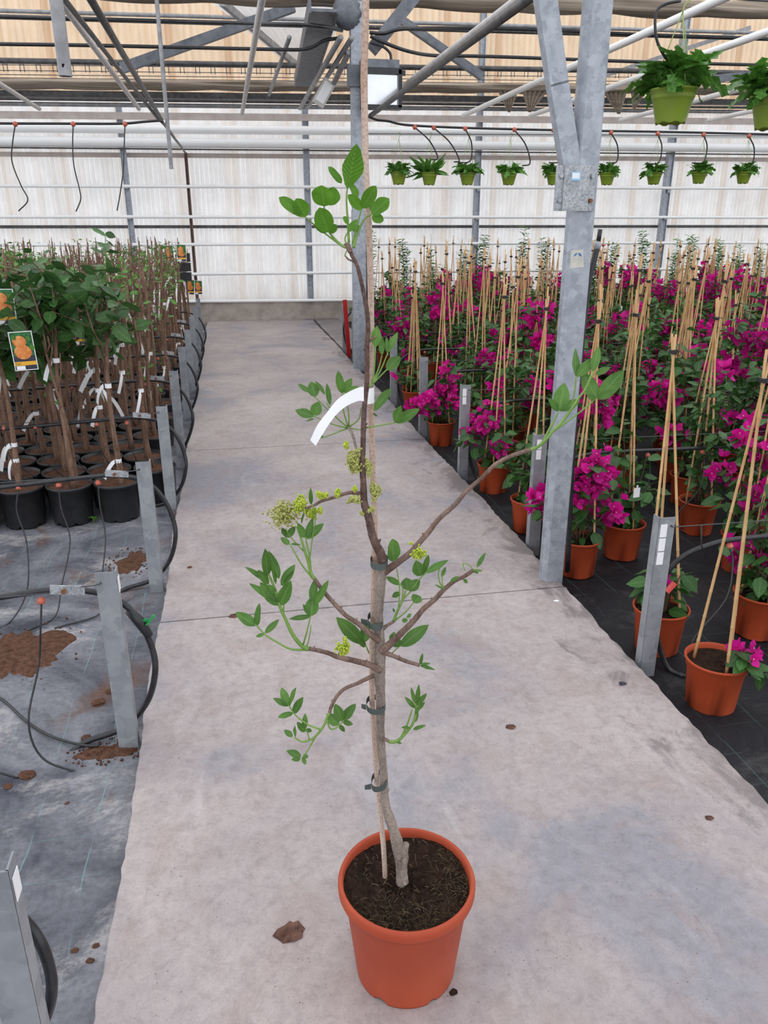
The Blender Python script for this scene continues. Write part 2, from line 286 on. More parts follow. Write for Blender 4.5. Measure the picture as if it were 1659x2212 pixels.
# ------------------------------------------------------------------ mesh builder
class MB:
    def __init__(s): s.v = []; s.f = []; s.uv = {}; s.mi = []; s.cur = 0
    def face(s, idx): s.f.append(tuple(idx)); s.mi.append(s.cur)
    def add(s, vs, fs, uvs=None):
        o = len(s.v); s.v += [Vector(p) for p in vs]
        for f in fs: s.face([i+o for i in f])
        if uvs:
            for i, u in enumerate(uvs): s.uv[o+i] = u
    def box(s, c, size, rot=None):
        x, y, z = (k/2 for k in size); c = Vector(c)
        vs = [Vector((a*x, b*y, d*z)) for a in (-1,1) for b in (-1,1) for d in (-1,1)]
        if rot is not None: vs = [rot @ p for p in vs]
        s.add([p+c for p in vs], [(0,1,3,2),(4,6,7,5),(0,4,5,1),(2,3,7,6),(0,2,6,4),(1,5,7,3)])
    def bar(s, a, b, w, h, upv=(0,0,1)):
        a, b = Vector(a), Vector(b); d = (b-a).normalized(); u = Vector(upv)
        if abs(d.dot(u)) > 0.98: u = Vector((0,1,0))
        sd = d.cross(u).normalized(); u = sd.cross(d).normalized()
        vs = [p + sd*(i*w/2) + u*(j*h/2) for p in (a,b) for i in (-1,1) for j in (-1,1)]
        s.add(vs, [(0,1,3,2),(4,6,7,5),(0,4,5,1),(2,3,7,6),(0,2,6,4),(1,5,7,3)])
    def tube(s, pts, rad, n=8, cap=True, flat=None):
        pts = [Vector(p) for p in pts]; m = len(pts)
        if not hasattr(rad, '__len__'): rad = [rad]*m
        o = len(s.v); prev = None; ang0 = 0
        for i, p in enumerate(pts):
            d = (pts[min(i+1, m-1)] - pts[max(i-1, 0)])
            d = d.normalized() if d.length > 1e-9 else Vector((0,0,1))
            if prev is None:
                a = Vector((0,0,1)) if abs(d.z) < 0.9 else Vector((1,0,0))
                u = d.cross(a).normalized()
            else:
                u = (prev - d*prev.dot(d)); u = u.normalized() if u.length > 1e-9 else d.orthogonal().normalized()
            prev = u; w = d.cross(u)
            for k in range(n):
                t = 2*math.pi*k/n
                s.v.append(p + u*(math.cos(t)*rad[i]) + w*(math.sin(t)*rad[i]))
        for i in range(m-1):
            for k in range(n):
                k2 = (k+1) % n
                s.face((o+i*n+k, o+i*n+k2, o+(i+1)*n+k2, o+(i+1)*n+k))
        if cap:
            s.face([o+k for k in reversed(range(n))]); s.face([o+(m-1)*n+k for k in range(n)])
    def lathe(s, prof, n=32, c=(0,0,0), caps=(True, False)):
        o = len(s.v); c = Vector(c); m = len(prof)
        for (r, z) in prof:
            for k in range(n):
                t = 2*math.pi*k/n; s.v.append(c + Vector((r*math.cos(t), r*math.sin(t), z)))
        for i in range(m-1):
            for k in range(n):
                k2 = (k+1) % n
                s.face((o+i*n+k, o+i*n+k2, o+(i+1)*n+k2, o+(i+1)*n+k))
        if caps[0]: s.face([o+k for k in reversed(range(n))])
        if caps[1]: s.face([o+(m-1)*n+k for k in range(n)])
    def ball(s, c, r, n=5, m=3, sc=(1,1,1)):
        c = Vector(c); o = len(s.v)
        s.v.append(c+Vector((0,0,r*sc[2])))
        for i in range(1, m):
            p = math.pi*i/m
            for k in range(n):
                t = 2*math.pi*k/n + i*0.5
                s.v.append(c + Vector((r*sc[0]*math.sin(p)*math.cos(t), r*sc[1]*math.sin(p)*math.sin(t), r*sc[2]*math.cos(p))))
        s.v.append(c-Vector((0,0,r*sc[2]))); e = len(s.v)-1
        for k in range(n):
            s.face((o, o+1+k, o+1+(k+1)%n)); b0 = o+1+(m-2)*n
            s.face((e, b0+(k+1)%n, b0+k))
        for i in range(m-2):
            for k in range(n):
                a = o+1+i*n; b = a+n
                s.face((a+k, b+k, b+(k+1)%n, a+(k+1)%n))
    def strip(s, A, B, thick=0.0, nrm=None):
        n = len(A); o = len(s.v)
        for a, b in zip(A, B): s.v += [Vector(a), Vector(b)]
        for i in range(n-1): s.face((o+2*i, o+2*i+1, o+2*i+3, o+2*i+2))
    def leaf(s, base, tip, width, nrm, fold=0.25, droop=0.0, seg=6, shape=0.85, wave=0.0, rnd=None, pw=0.8):
        base, tip, nrm = Vector(base), Vector(tip), Vector(nrm)
        d = tip-base; L = d.length; dn = d.normalized()
        sd = dn.cross(nrm).normalized(); nn = sd.cross(dn).normalized()
        o = len(s.v); ph = rnd.random()*6 if rnd else 0
        for i in range(seg+1):
            t = i/seg
            hw = width/2*max(0.03, math.sin(math.pi*min(1, max(0, t))**shape))**pw if 0 < i < seg else width*0.02
            c = base + d*t + nn*(droop*L*math.sin(t*math.pi*0.5)**2 * -1)
            wv = wave*hw*math.sin(t*9+ph)
            for q, u in ((-1, 0.0), (0, 0.5), (1, 1.0)):
                s.uv[len(s.v)] = (u, t)
                s.v.append(c + sd*(q*hw) + nn*(abs(q)*(fold*hw + wv*q)))
        for i in range(seg):
            for q in (0, 1):
                a = o+i*3+q; s.face((a, a+1, a+4, a+3))
    def bake(s, other, mtx):
        o = len(s.v); s.v += [mtx @ p for p in other.v]
        for i, u in other.uv.items(): s.uv[o+i] = u
        for f, mi in zip(other.f, other.mi): s.f.append(tuple(i+o for i in f)); s.mi.append(mi)
    def mesh(s, name, mats, smooth=True, origin=(0,0,0)):
        me = bpy.data.meshes.new(name); og = Vector(origin)
        me.from_pydata([tuple(p-og) for p in s.v], [], s.f)
        for m in (mats if isinstance(mats, (list, tuple)) else [mats]): me.materials.append(M[m])
        if len(set(s.mi)) > 1: me.polygons.foreach_set('material_index', s.mi)
        if smooth: me.polygons.foreach_set('use_smooth', [True]*len(me.polygons))
        if s.uv:
            ul = me.uv_layers.new(name='UVMap')
            for lp in me.loops: ul.data[lp.index].uv = s.uv.get(lp.vertex_index, (0.3, 0.5))
        me.update(); return me
def ob(name, me, parent=None, loc=(0,0,0), rot=None, sc=None):
    o = bpy.data.objects.new(name, me); COL.objects.link(o); o.parent = parent; o.location = loc
    if rot is not None: o.rotation_euler = rot
    if sc is not None: o.scale = sc if hasattr(sc, '__len__') else (sc,)*3
    return o
ORG = {}
def thing(name, label, cat, loc=(0,0,0), rz=0.0, group=None):
    o = bpy.data.objects.new(name, None); COL.objects.link(o); o.location = loc; o.rotation_euler = (0,0,rz)
    o.empty_display_size = 0.05
    o['label'] = label; o['category'] = cat
    if group: o['group'] = group
    ORG[o] = Vector(loc); return o
def tag(o, label, cat, group=None):
    o['label'] = label; o['category'] = cat
    if group: o['group'] = group
    return o
def struct(o): o['kind'] = 'structure'; return o
def part(name, mb, mats, parent, smooth=True, label=None, stuff=False):
    """mesh given in world coordinates, parented to an unrotated thing (or to one of its parts)"""
    og = ORG.get(parent, Vector()); o = ob(name, mb.mesh(name, mats, smooth, og), parent); ORG[o] = og
    if label: o['label'] = label
    if stuff: o['kind'] = 'stuff'
    return o
def solo(name, mb, mats, label, cat, group=None, smooth=True):
    c = sum(mb.v, Vector())/len(mb.v); lo = min(p.z for p in mb.v); c.z = lo
    o = ob(name, mb.mesh(name, mats, smooth, c), None, c); ORG[o] = c
    return tag(o, label, cat, group)
def crom(pts, k=4):
    pts = [Vector(p) for p in pts]; out = []
    P = [pts[0]*2-pts[1]] + pts + [pts[-1]*2-pts[-2]]
    for i in range(1, len(P)-2):
        for j in range(k):
            t = j/k; a, b, c, d = P[i-1], P[i], P[i+1], P[i+2]
            out.append(0.5*((2*b)+(c-a)*t+(2*a-5*b+4*c-d)*t*t+(3*b-a-3*c+d)*t**3))
    out.append(pts[-1]); return out
def lerp_list(r, n):
    m = len(r); out = []
    for i in range(n):
        t = i/(n-1)*(m-1); j = min(int(t), m-2); out.append(r[j]+(r[j+1]-r[j])*(t-j))
    return out
ORD = ['first','second','third','fourth','fifth','sixth','seventh','eighth','ninth','tenth','eleventh','twelfth','thirteenth','fourteenth']

# ================================================================== the setting
rs = random.Random(5)
XL, XR, WALLY = -0.38, 1.47, 14.45
def hgt(x, y, a): return a*(math.sin(x*5.1+y*2.3)*0.5+math.sin(y*6.7-x*3.1)*0.3+math.sin(x*11+y*9.3)*0.2)
def ground(name, x0, x1, y0, y1, z, a, mat, nx, ny):
    mb = MB()
    for j in range(ny+1):
        for i in range(nx+1):
            x = x0+(x1-x0)*i/nx; y = y0+(y1-y0)*j/ny
            mb.v.append(Vector((x, y, z+hgt(x, y, a))))
    for j in range(ny):
        for i in range(nx):
            k = j*(nx+1)+i; mb.face((k, k+1, k+nx+2, k+nx+1))
    o = struct(ob(name, mb.mesh(name, mat))); return o
ZL, ZR = -0.05, -0.07
ground('floor_left', -12, XL+0.05, -9, WALLY+0.1, ZL, 0.008, 'fabL', 110, 220)
ground('floor_right', XR-0.08, 18, -9, WALLY+0.1, ZR, 0.006, 'fabR', 130, 190)
mb = MB(); mb.box((0.545, 2.7, -0.12), (1.80, 23.4, 0.08)); floor = struct(ob('floor', mb.mesh('floor', 'concrete', False)))
def slab(x0, x1, y0, y1, jl=0.007, jr=0.013):
    mb = MB(); n = max(4, int((y1-y0)/0.035)); o = 0
    for i in range(n+1):
        y = y0+(y1-y0)*i/n
        a = x0+jl*(rs.random()-0.5)+0.006*math.sin(y*4.1)*(jl > 0); b = x1+jr*(rs.random()-0.5)+(0.005*math.sin(y*1.7+1)+0.003*math.sin(y*9))*(jr > 0)
        if jr > 0: b = min(b, XR+0.022)
        for x, z in ((a, -0.10), (a, -0.003), (a+0.003, 0.0), (b-0.005, 0.0), (b, -0.006), (b, -0.10)): mb.v.append(Vector((x, y, z)))
    for i in range(n):
        for k in range(5):
            p = i*6+k; mb.face((p, p+1, p+7, p+6))
    mb.face([5,4,3,2,1,0]); mb.face([n*6+k for k in range(6)])
    return ob('slab', mb.mesh('slab', 'concrete', False), floor)
js = [-9.0, -7.8, -5.07, -2.35, 0.37, 3.09, 5.83, WALLY-0.02]
for a, b in zip(js, js[1:]): slab(XL, XR, a+0.005, b-0.005)
slab(XR+0.035, 1.95, 10.68, WALLY-0.02, 0.0, 0.0)

# back wall: concrete curb, three courses of corrugated sheets
mb = MB(); mb.box((6.5, WALLY+0.10, 0.10), (30, 0.30, 0.46)); mb.box((6.5, WALLY+0.02, 0.325), (30, 0.2, 0.02))
wall = struct(ob('wall_back', mb.mesh('wall_back', 'curb', False)))
def sheet_mesh(name, w, h, pitch, amp, mat):
    mb = MB(); k = int(round(w/pitch)); prof = [(0.0, 1.0), (0.07, 0.9), (0.13, 0.12), (0.3, -0.12), (0.5, -0.2), (0.7, -0.12), (0.87, 0.12), (0.93, 0.9)]
    X = [((i+f)*pitch, d*amp) for i in range(k) for f, d in prof]+[(k*pitch, amp)]; n = len(X)-1
    for x, y in X:
        for j in range(2):
            mb.uv[len(mb.v)] = (x/(k*pitch), j); mb.v.append(Vector((x, y, h*j)))
    for i in range(n): mb.face((2*i, 2*i+2, 2*i+3, 2*i+1))
    return mb.mesh(name, mat, True)
SW = 0.912
low = sheet_mesh('corrugated_sheet', SW+0.03, 2.46, 0.076, 0.034, 'sheet_low')
mid = sheet_mesh('corrugated_sheet', SW+0.03, 0.80, 0.076, 0.034, 'sheet_low')
top = sheet_mesh('corrugated_sheet', SW+0.03, 3.3, 0.104, 0.055, 'sheet_top')
for i in range(32):
    x = -8.0+i*SW; e = (i % 2)*0.004
    ob('corrugated_sheet', low, wall, (x, WALLY+0.06+e, 0.32))
    ob('corrugated_sheet', mid, wall, (x, WALLY+0.09+e, 2.74))
    ob('corrugated_sheet', top, wall, (x, WALLY+0.14+e, 3.48))

# tubes along the wall
def xtube(name, pxy0, pxy1, Y, r, mat, label, cat, x0=-8.0, x1=20.0, n=8, group=None):
    a, b = AT(*pxy0, Y), AT(*pxy1, Y); d = (b-a)/(b.x-a.x)
    mb = MB(); mb.tube([a+d*(x0-a.x), a+d*((x0+x1)/2-a.x), a+d*(x1-a.x)], r, n)
    return solo(name, mb, mat, label, cat, group)
wy = 14.22
for i, (y0, y1) in enumerate(((403,407),(468.5,469.5),(528,524),(592,579),(651,640))):
    xtube('heating_rail', (430, y0), (1659, y1), wy, 0.026, 'whitepipe', ['white heating rail just under the row of green hanging pots','second white heating rail from the top along the corrugated wall','middle white heating rail along the corrugated wall','second lowest white heating rail along the corrugated wall','lowest white heating rail along the wall, just above the concrete curb'][i], 'pipe')
xtube('heating_main', (0, 276), (1659, 291), 14.15, 0.066, 'whitepipe', 'thick white heating main, upper of the pair high on the wall', 'pipe', n=16)
xtube('heating_main', (0, 305), (1659, 320), 14.15, 0.074, 'whitepipe', 'thick white heating main, lower of the pair high on the wall', 'pipe', n=16)
xtube('cable_line', (0, 318.7), (1659, 333.9), 14.13, 0.012, 'darkpipe', 'thin black cable slung under the lower white heating main', 'cable')
def xbar(name, p0, p1, Y, w, h, mat, label, cat, x0=-8.0, x1=20.0):
    a, b = AT(*p0, Y), AT(*p1, Y); d = (b-a)/(b.x-a.x)
    mb = MB(); mb.bar(a+d*(x0-a.x), a+d*(x1-a.x), w, h); return solo(name, mb, mat, label, cat, smooth=False)
xbar('wall_rail', (0, 490), (1659, 489), 14.44, 0.04, 0.05, 'darkpipe', 'dark steel rail fixed across the corrugated wall at mid height', 'rail')
xbar('wall_rail', (0, 333), (1659, 345), 14.44, 0.04, 0.07, 'beige', 'thin beige rail below the white heating mains', 'rail')
xbar('wall_beam', (0, 248), (1659, 263), 14.25, 0.06, 0.10, 'beige', 'beige steel beam above the white heating mains', 'beam')
xbar('gutter', (0, 202), (1659, 222), 13.5, 0.10, 0.085, 'darkpipe', 'black gutter channel across the hall below the folded screen', 'gutter')
xtube('service_pipe', (0, 213), (1659, 233), 13.45, 0.020, 'darkpipe', 'dark service pipe running right under the black gutter', 'pipe')
xtube('service_pipe', (0, 224), (1659, 242), 13.5, 0.030, 'greypipe', 'pale grey jointed service pipe under the black gutter', 'pipe')
xtube('truss_tube', (0, 131), (1659, 158), 12.5, 0.036, 'darkpipe', 'dark brown truss tube just above the wire hook tray', 'tube')
xtube('truss_tube', (0, 23), (1659, 72), 12.6, 0.026, 'greypipe', 'dusty grey tube right below the upper folded screen', 'tube')
xtube('truss_tube', (0, 36), (1659, 84), 11.6, 0.028, 'darkpipe', 'black tube running below the dusty grey tube near the roof', 'tube')
# hook tray: thin wires with U hooks
t = thing('wire_tray', 'thin wire tray with rows of small square hooks under the roof', 'wire tray', AT(0, 158, 13.2))
for py in (140, 152, 161, 168):
    a, b = AT(0, py, 13.2), AT(1659, py+18, 13.2); d = (b-a)/(b.x-a.x)
    mb = MB(); mb.tube([a+d*(-5-a.x), a+d*(12-a.x)], 0.0055, 5); part('wire', mb, 'wire', t)
a, b = AT(0, 150, 13.2), AT(1659, 168, 13.2); d = (b-a)/(b.x-a.x)
for i in range(70):
    p = a+d*(-4.2+0.22*i-a.x); mb = MB()
    mb.tube([p+Vector((0,0,-0.03)), p+Vector((0,0,0.07)), p+Vector((0.055,0,0.07)), p+Vector((0.055,0,-0.03))], 0.006, 4)
    part('hook', mb, 'wire', t, False)
# folded shade screens (bundles of cloth slung between wires)
def bundle(p0, p1, Y, h, dep, x0, x1, label, sag, sd):
    a, b = AT(*p0, Y), AT(*p1, Y); d = (b-a)/(b.x-a.x); rr = random.Random(sd); mb = MB(); n = 90; m = 14
    for i in range(n+1):
        x = x0+(x1-x0)*i/n; c = a+d*(x-a.x)
        ph = (x*0.9) % 1.0; s = sag*math.sin(ph*math.pi)
        for k in range(m):
            t = 2*math.pi*k/m; w = 1+0.16*math.sin(k*2.4+x*1.3)+0.08*math.sin(k*5+x*3.1)
            z = math.sin(t)*h/2*w
            mb.v.append(c+Vector((0, math.cos(t)*dep/2*w, z-(s if z < 0 else 0)*0.6)))
    for i in range(n):
        for k in range(m):
            k2 = (k+1) % m; mb.face((i*m+k, i*m+k2, (i+1)*m+k2, (i+1)*m+k))
    return solo('shade_screen', mb, 'screen', label, 'shade screen')
bundle((200, -22), (1659, 22), 9.4, 0.14, 0.28, -1.2, 9, 'wide brown shade screen folded up above the steel column heads', 0.04, 1)
bundle((0, 180), (1659, 196), 13.1, 0.105, 0.35, -6, 12, 'narrow tan shade screen folded above the black gutter', 0.03, 2)
for i, (x0, x1, yb, xm) in enumerate(((1075,1122,248,1100),(1128,1186,248,1143),(1300,1358,252,1338),(1364,1400,243,1368))):
    mb = MB(); A, B, C = AT(x0, 192, 13.0), AT(x1, 194, 13.0), AT(xm, yb, 13.0); n = 10
    for k in range(n+1):
        f = k/n; p = A.lerp(B, f); q = C.lerp(p, 0.10); w = Vector((0, 0.03*(-1)**k, 0))
        mb.v += [p+w, q+w*0.4]
    for k in range(n): mb.face((2*k, 2*k+1, 2*k+3, 2*k+2))
    solo('screen_flap', mb, 'screen', ['pleated tan screen flap hanging left of the forked steel post','pleated tan screen flap hanging next to the forked steel post','pleated tan screen flap hanging just right of the forked steel post','small pleated tan flap behind the large green hanging pot'][i], 'screen flap', smooth=False)

# roof glazing next to the valley gutter and the gutter itself
g0, g1 = GZ(657, 185, 3.45), GZ(700, 22, 3.45)
mb = MB(); 
for sgn in (-1, 1):
    mb.bar(g0+Vector((sgn*0.1275,0,0.045)), g1+Vector((sgn*0.1275,0,0.045)), 0.02, 0.14)
mb.bar(g0, g1, 0.275, 0.025)
solo('valley_gutter', mb, 'greybeam', 'wide dark steel valley gutter running towards the corrugated wall', 'gutter', smooth=False)
mb = MB(); n = 60; A, B, C, D_ = AT(455, 4, 13.42), AT(760, 10, 13.42), AT(690, 130, 14.3), AT(610, 130, 14.3)
for i in range(n+1):
    f = i/n; w = Vector((0, 0, 0.012*math.cos(i*1.6))); mb.v += [A.lerp(B, f)+w, D_.lerp(C, f)+w]
for i in range(n): mb.face((2*i, 2*i+1, 2*i+3, 2*i+2))
solo('roof_sheet', mb, 'roofsheet', 'white translucent roof sheet sloping up beside the valley gutter', 'roof sheet')

# wall columns
for i, (x0, y0, x1, y1, w, z1, mt) in enumerate(((262,250,280,490,0.09,3.4,'galv'),(657,250,672,640,0.10,3.6,'galv'),(1030,400,1023,580,0.09,5.2,'galv'),(1440,330,1425,590,0.11,5.2,'galv'),(402,330,412,480,0.05,2.7,'bark_brown'))):
    a, b = AT(x0, y0, 14.36), AT(x1, y1, 14.36); x = (a.x+b.x)/2
    t = thing('wall_column', ['galvanised wall column behind the persimmon saplings','galvanised wall column rising behind the end of the concrete path','galvanised wall column left of the forked post, behind hanging pots','galvanised wall column behind the rightmost hanging pots','slim brown wall stud between two galvanised columns'][i], 'column', (x, 14.36, 0.3))
    mb = MB(); mb.box((x, 14.36, (0.3+z1)/2), (w, 0.10, z1-0.3)); part('web', mb, mt, t, False)
    mb = MB(); mb.box((x-w*0.5+0.006, 14.30, (0.3+z1)/2), (0.012, 0.04, z1-0.3)); mb.box((x+w*0.5-0.006, 14.30, (0.3+z1)/2), (0.012, 0.04, z1-0.3)); part('flange', mb, mt, t, False)
    if i < 4:
        for z in (0.79, 1.27, 1.71, 2.18):
            mb = MB(); mb.box((x, 14.27, z), (0.05, 0.10, 0.07)); part('rail_clamp', mb, 'galv', t, False)

# ------------------------------------------------------------------ main steel posts
def cprofile(mb, x, y, z0, z1, w, d, th=0.006):
    mb.box((x, y-d/2, (z0+z1)/2), (w, th, z1-z0))
    for sg in (-1, 1):
        mb.box((x+sg*(w/2-th/2), y, (z0+z1)/2), (th, d, z1-z0))
    mb.box((x, y+d/2, (z0+z1)/2), (w, th, z1-z0))
px, py = 1.437, 3.185
t = thing('steel_post', 'tall forked galvanised post with bolted plate and stickers at path edge', 'post', (px, py, 0))
mb = MB(); w, d = 0.100, 0.06; ch = 0.018
sec = [(-w/2+ch, -d/2), (w/2-0.006, -d/2), (w/2, -d/2+0.006), (w/2, d/2), (-w/2, d/2), (-w/2, -d/2+ch*1.4)]
for z in (-0.03, 4.2): mb.v += [Vector((px+a, py+b, z)) for a, b in sec]
k = len(sec)
for i in range(k): mb.face((i, (i+1) % k, k+(i+1) % k, k+i))
mb.face(list(range(k))[::-1]); mb.face([k+i for i in range(k)])
part('shaft', mb, 'galv', t, False)
mb = MB(); A = AT(1243, 430, 3.185); B1 = AT(1203, 180, 3.185); B2 = AT(1178, 0, 3.185); B3 = B2+(B2-B1)*3
mb.bar(A, B1, 0.074, 0.05, (0,1,0)); mb.bar(B1-(B2-B1)*0.03, B3, 0.074, 0.05, (0,1,0)); part('brace', mb, 'galv', t, False)
zc = (1.816+1.652)/2; gx = AT(1247, 408, py-0.058).x
mb = MB(); mb.box((gx, py-0.043, zc), (0.108, 0.012, 0.168))
for sx_ in (-1, 1): mb.box((gx+sx_*0.066, py-0.034, zc), (0.034, 0.010, 0.168))
pl = part('gusset_plate', mb, 'galv_plate', t, False)
for sx_, z in ((-1,0.045),(-1,-0.045),(1,0.045),(1,-0.045)):
    mb = MB(); mb.tube([(gx+sx_*0.066, py-0.038, zc+z), (gx+sx_*0.066, py-0.052, zc+z)], 0.0085, 6)
    part('bolt', mb, 'rust' if (sx_ > 0 and z < 0) else 'galv', pl, False)
def quadpx(p, Y, m, name, parent, dy=0.0):
    mb = MB(); mb.add([AT(x, y, Y)-Vector((0,dy,0)) for x, y in p], [tuple(range(len(p)))]); return part(name, mb, m, parent, False)
yp = py-0.0505
quadpx([(1235,371),(1255,371),(1254,390),(1234,390)], yp, 'skyblue', 'sticker', t)
quadpx([(1236.5,373.5),(1252.5,373.5),(1251.5,386),(1236,386)], yp, 'paper', 'sticker', t, 0.0006)
yp = py-0.0305
quadpx([(1233,541),(1260,539),(1261,577),(1231,580)], yp, 'grimy', 'sticker', t, 0.0004)
quadpx([(1239,553),(1243,547.5),(1247,546),(1245,551),(1240,554)], yp, 'blue', 'sticker_print', t, 0.001)
quadpx([(1249,546),(1254,548),(1257,554),(1252,553),(1249,550)], yp, 'blue', 'sticker_print', t, 0.001)

px, py = 1.485, 9.13
t = thing('steel_post', 'galvanised post further along the path edge, behind the pistachio stake', 'post', (px, py, 0))
mb = MB(); mb.box((px, py, 0.86), (0.145, 0.10, 1.78)); part('shaft', mb, 'galv', t, False)
mb = MB(); mb.box((px-0.004, py, 2.74), (0.125, 0.10, 1.98)); part('upper_shaft', mb, 'galv', t, False)
mb = MB(); mb.box((px+0.075, py-0.03, 2.9), (0.012, 0.05, 1.5)); part('cable', mb, 'hose', t, False)
mb = MB(); mb.tube([(px+0.085, py-0.05, 0.0), (px+0.085, py-0.05, 1.75)], 0.012, 6); part('cable', mb, 'hose', t)
mb = MB(); mb.bar(AT(803, 108, 9.08), AT(895, -8, 9.08), 0.13, 0.13, (0,1,0)); part('knee_brace', mb, 'greybeam', t, False)
mb = MB(); mb.box((px+0.03, py-0.02, 3.05), (0.26, 0.13, 0.20)); part('bracket', mb, 'greybeam', t, False)
mb = MB(); mb.ball((px-0.10, py-0.03, 3.62), 0.16, 10, 6, (1,0.6,1)); part('screen_roll', mb, 'greybeam', t)
for zz in (1.18, 1.42, 1.60):
    mb = MB(); mb.tube([(px-0.02, py-0.05, zz), (px-0.02, py-0.062, zz)], 0.03, 10); part('bolt', mb, 'galv_plate', t, False)

# ------------------------------------------------------------------ overhead tubes running towards the wall
def ltube(name, pe, Z, r, mat, label, y0=1.5, cat='tube', z0=None):
    e = GZ(*pe, Z); mb = MB(); s = Vector((e.x, y0, Z if z0 is None else z0))
    mb.tube([s, s.lerp(e, 0.5), e], r, 10); return solo(name, mb, mat, label, cat)
WT = ['crossing the top left corner','beside the paired dark tubes','passing left of the valley gutter','running over the hanging pots next to the forked post','running behind the forked post','above the large green hanging pot','behind the large green hanging pot']
for i, (pe, wl) in enumerate(zip(((85,235),(300,235),(523,245),(1000,250),(1145,250),(1340,260),(1530,260)), WT)):
    ltube('grow_tube', pe, 3.0, 0.030 if i > 2 else 0.026, 'dustpipe' if i < 3 else 'whitepipe', 'long white tube under the roof, '+wl, 2.0)
ltube('irrigation_tube', (800,250), 2.685, 0.025, 'darkpipe', 'dark grey tube running from the middle steel post over the pots', 1.6)
ltube('irrigation_tube', (349,259), 2.60, 0.020, 'darkpipe', 'thick dark tube above the persimmon saplings, right of its pair', 1.6)
mb = MB(); mb.tube([AT(105,-45,4.0), AT(140,0,4.5), AT(240,128,6.4), AT(345,261,9.1)], 0.015, 8); solo('irrigation_tube', mb, 'darkpipe', 'thinner dark tube above the persimmon saplings, left of its pair', 'tube')
ltube('grow_tube', (866,190), 3.0, 0.026, 'dustpipe', 'long white tube under the roof, ending beside the flood lamp', 2.0)
ltube('truss_tube', (581,205), 3.42, 0.024, 'greypipe', 'thin grey tube between the white tube and the valley gutter', 9.3)
ltube('truss_tube', (648,234), 3.22, 0.028, 'greypipe', 'grey tube right of the valley gutter, under the pale lamp', 8.6, z0=3.30)
ltube('truss_tube', (664,234), 3.22, 0.026, 'greypipe', 'grey tube carrying the pale tube lamp', 8.6, z0=3.30)
def abar(name, p0, Y0, p1, Y1, w, h, mat, label, cat='brace'):
    mb = MB(); mb.bar(AT(*p0, Y0), AT(*p1, Y1), w, h, (0,1,0)); return solo(name, mb, mat, label, cat, smooth=False)
abar('roof_brace', (262,148), 10.3, (635,15), 10.3, 0.10, 0.10, 'greybeam', 'grey diagonal roof brace rising towards the valley gutter')
abar('roof_brace', (862,40), 12.2, (1042,166), 12.2, 0.10, 0.10, 'greybeam', 'grey diagonal roof brace falling to the right of the middle post')
abar('roof_brace', (480,5), 10.5, (640,140), 13.0, 0.07, 0.07, 'greypipe', 'pale grey slanted strut left of the valley gutter')
abar('roof_brace', (1262,178), 13.05, (1620,60), 12.85, 0.06, 0.06, 'greypipe', 'grey slanted tube behind the large hanging pots')
abar('roof_brace', (1490,176), 12.3, (1659,158), 12.3, 0.10, 0.12, 'greybeam', 'dark flat beam between the two large hanging pots')
abar('roof_brace', (722,178), 9.95, (754,112), 9.12, 0.05, 0.05, 'greypipe', 'short grey strut from the middle post to the pale lamp')
for (x0,y0,x1,y1,Y,r,lb) in ((118,-20,142,165,3.6,0.025,'thick grey pipe with a drilled end hanging from the roof'),(343,0,366,365,9.25,0.021,'thin grey pipe hanging in front of the heating mains')):
    a, b = AT(x0,y0,Y), AT(x1,y1,Y); a.x = (a.x+b.x)/2; b.x = a.x; a.z = 2.60 if y0 < 0 else a.z+0.08
    t = thing('hanging_pipe', lb, 'pipe', b); mb = MB(); n = 16; zz = [0.0, 0.027, 0.027+r*0.5, (a-b).z]      # hollow pipe, drilled right through near its end
    for q in zz:
        for k in range(n): mb.v.append(b+Vector((r*math.cos(2*math.pi*(k+0.5)/n), r*math.sin(2*math.pi*(k+0.5)/n), q)))
    for i in range(3):
        for k in range(n):
            if i == 1 and k in (3, 11): continue
            mb.face((i*n+k, i*n+(k+1) % n, (i+1)*n+(k+1) % n, (i+1)*n+k))
    part('pipe', mb, 'greypipe', t)
def hosepath(name, pts, r, mat, label, cat='hose', k=5, group=None, n=8):
    mb = MB(); P = crom(pts, k); mb.tube(P, r, n); return solo(name, mb, mat, label, cat, group)
hosepath('roof_hose', [AT(x,y,Y) for x,y,Y in ((-60,92,9.5),(0,95,9.5),(200,98,9.5),(560,106,9.5),(660,106,9.4),(700,88,9.2),(735,82,9.05))], 0.018, 'hose', 'black hose across the roof, curving up to the middle post')
hosepath('roof_hose', [AT(x,y,Y) for x,y,Y in ((-60,30,9.6),(0,36,9.6),(300,44,9.5),(500,49,9.0),(600,52,8.55),(650,53,8.42),(700,58,8.42),(738,66,8.95))], 0.018, 'hose', 'upper black hose joining the knot at the middle post')
hosepath('roof_hose', [AT(x,y,Y) for x,y,Y in ((798,70,8.97),(830,72,8.95),(875,62,8.97),(1000,61,9.5),(1150,64,9.5),(1400,75,9.5),(1700,86,9.5))], 0.018, 'hose', 'upper black hose leaving the middle post to the right')
hosepath('roof_hose', [AT(x,y,Y) for x,y,Y in ((800,78,8.95),(830,92,8.94),(880,110,8.98),(940,120,9.3),(1060,122,9.5),(1400,134,9.5),(1700,142,9.5))], 0.018, 'hose', 'lower black hose leaving the middle post to the right')
hosepath('roof_cable', [AT(x,y,Y) for x,y,Y in ((349,262,9.1),(355,269,9.6),(366,283,10.2),(378,300,11),(392,318,13),(400,330,14.2))], 0.016, 'darkpipe', 'twisted dark cable dropping to the brown wall stud', 'cable')
hosepath('roof_cable', [AT(x,y,8.94) for x,y in ((800,92),(826,100),(842,114),(845,130))], 0.014, 'hose', 'short black lead feeding the flood lamp', 'cable')

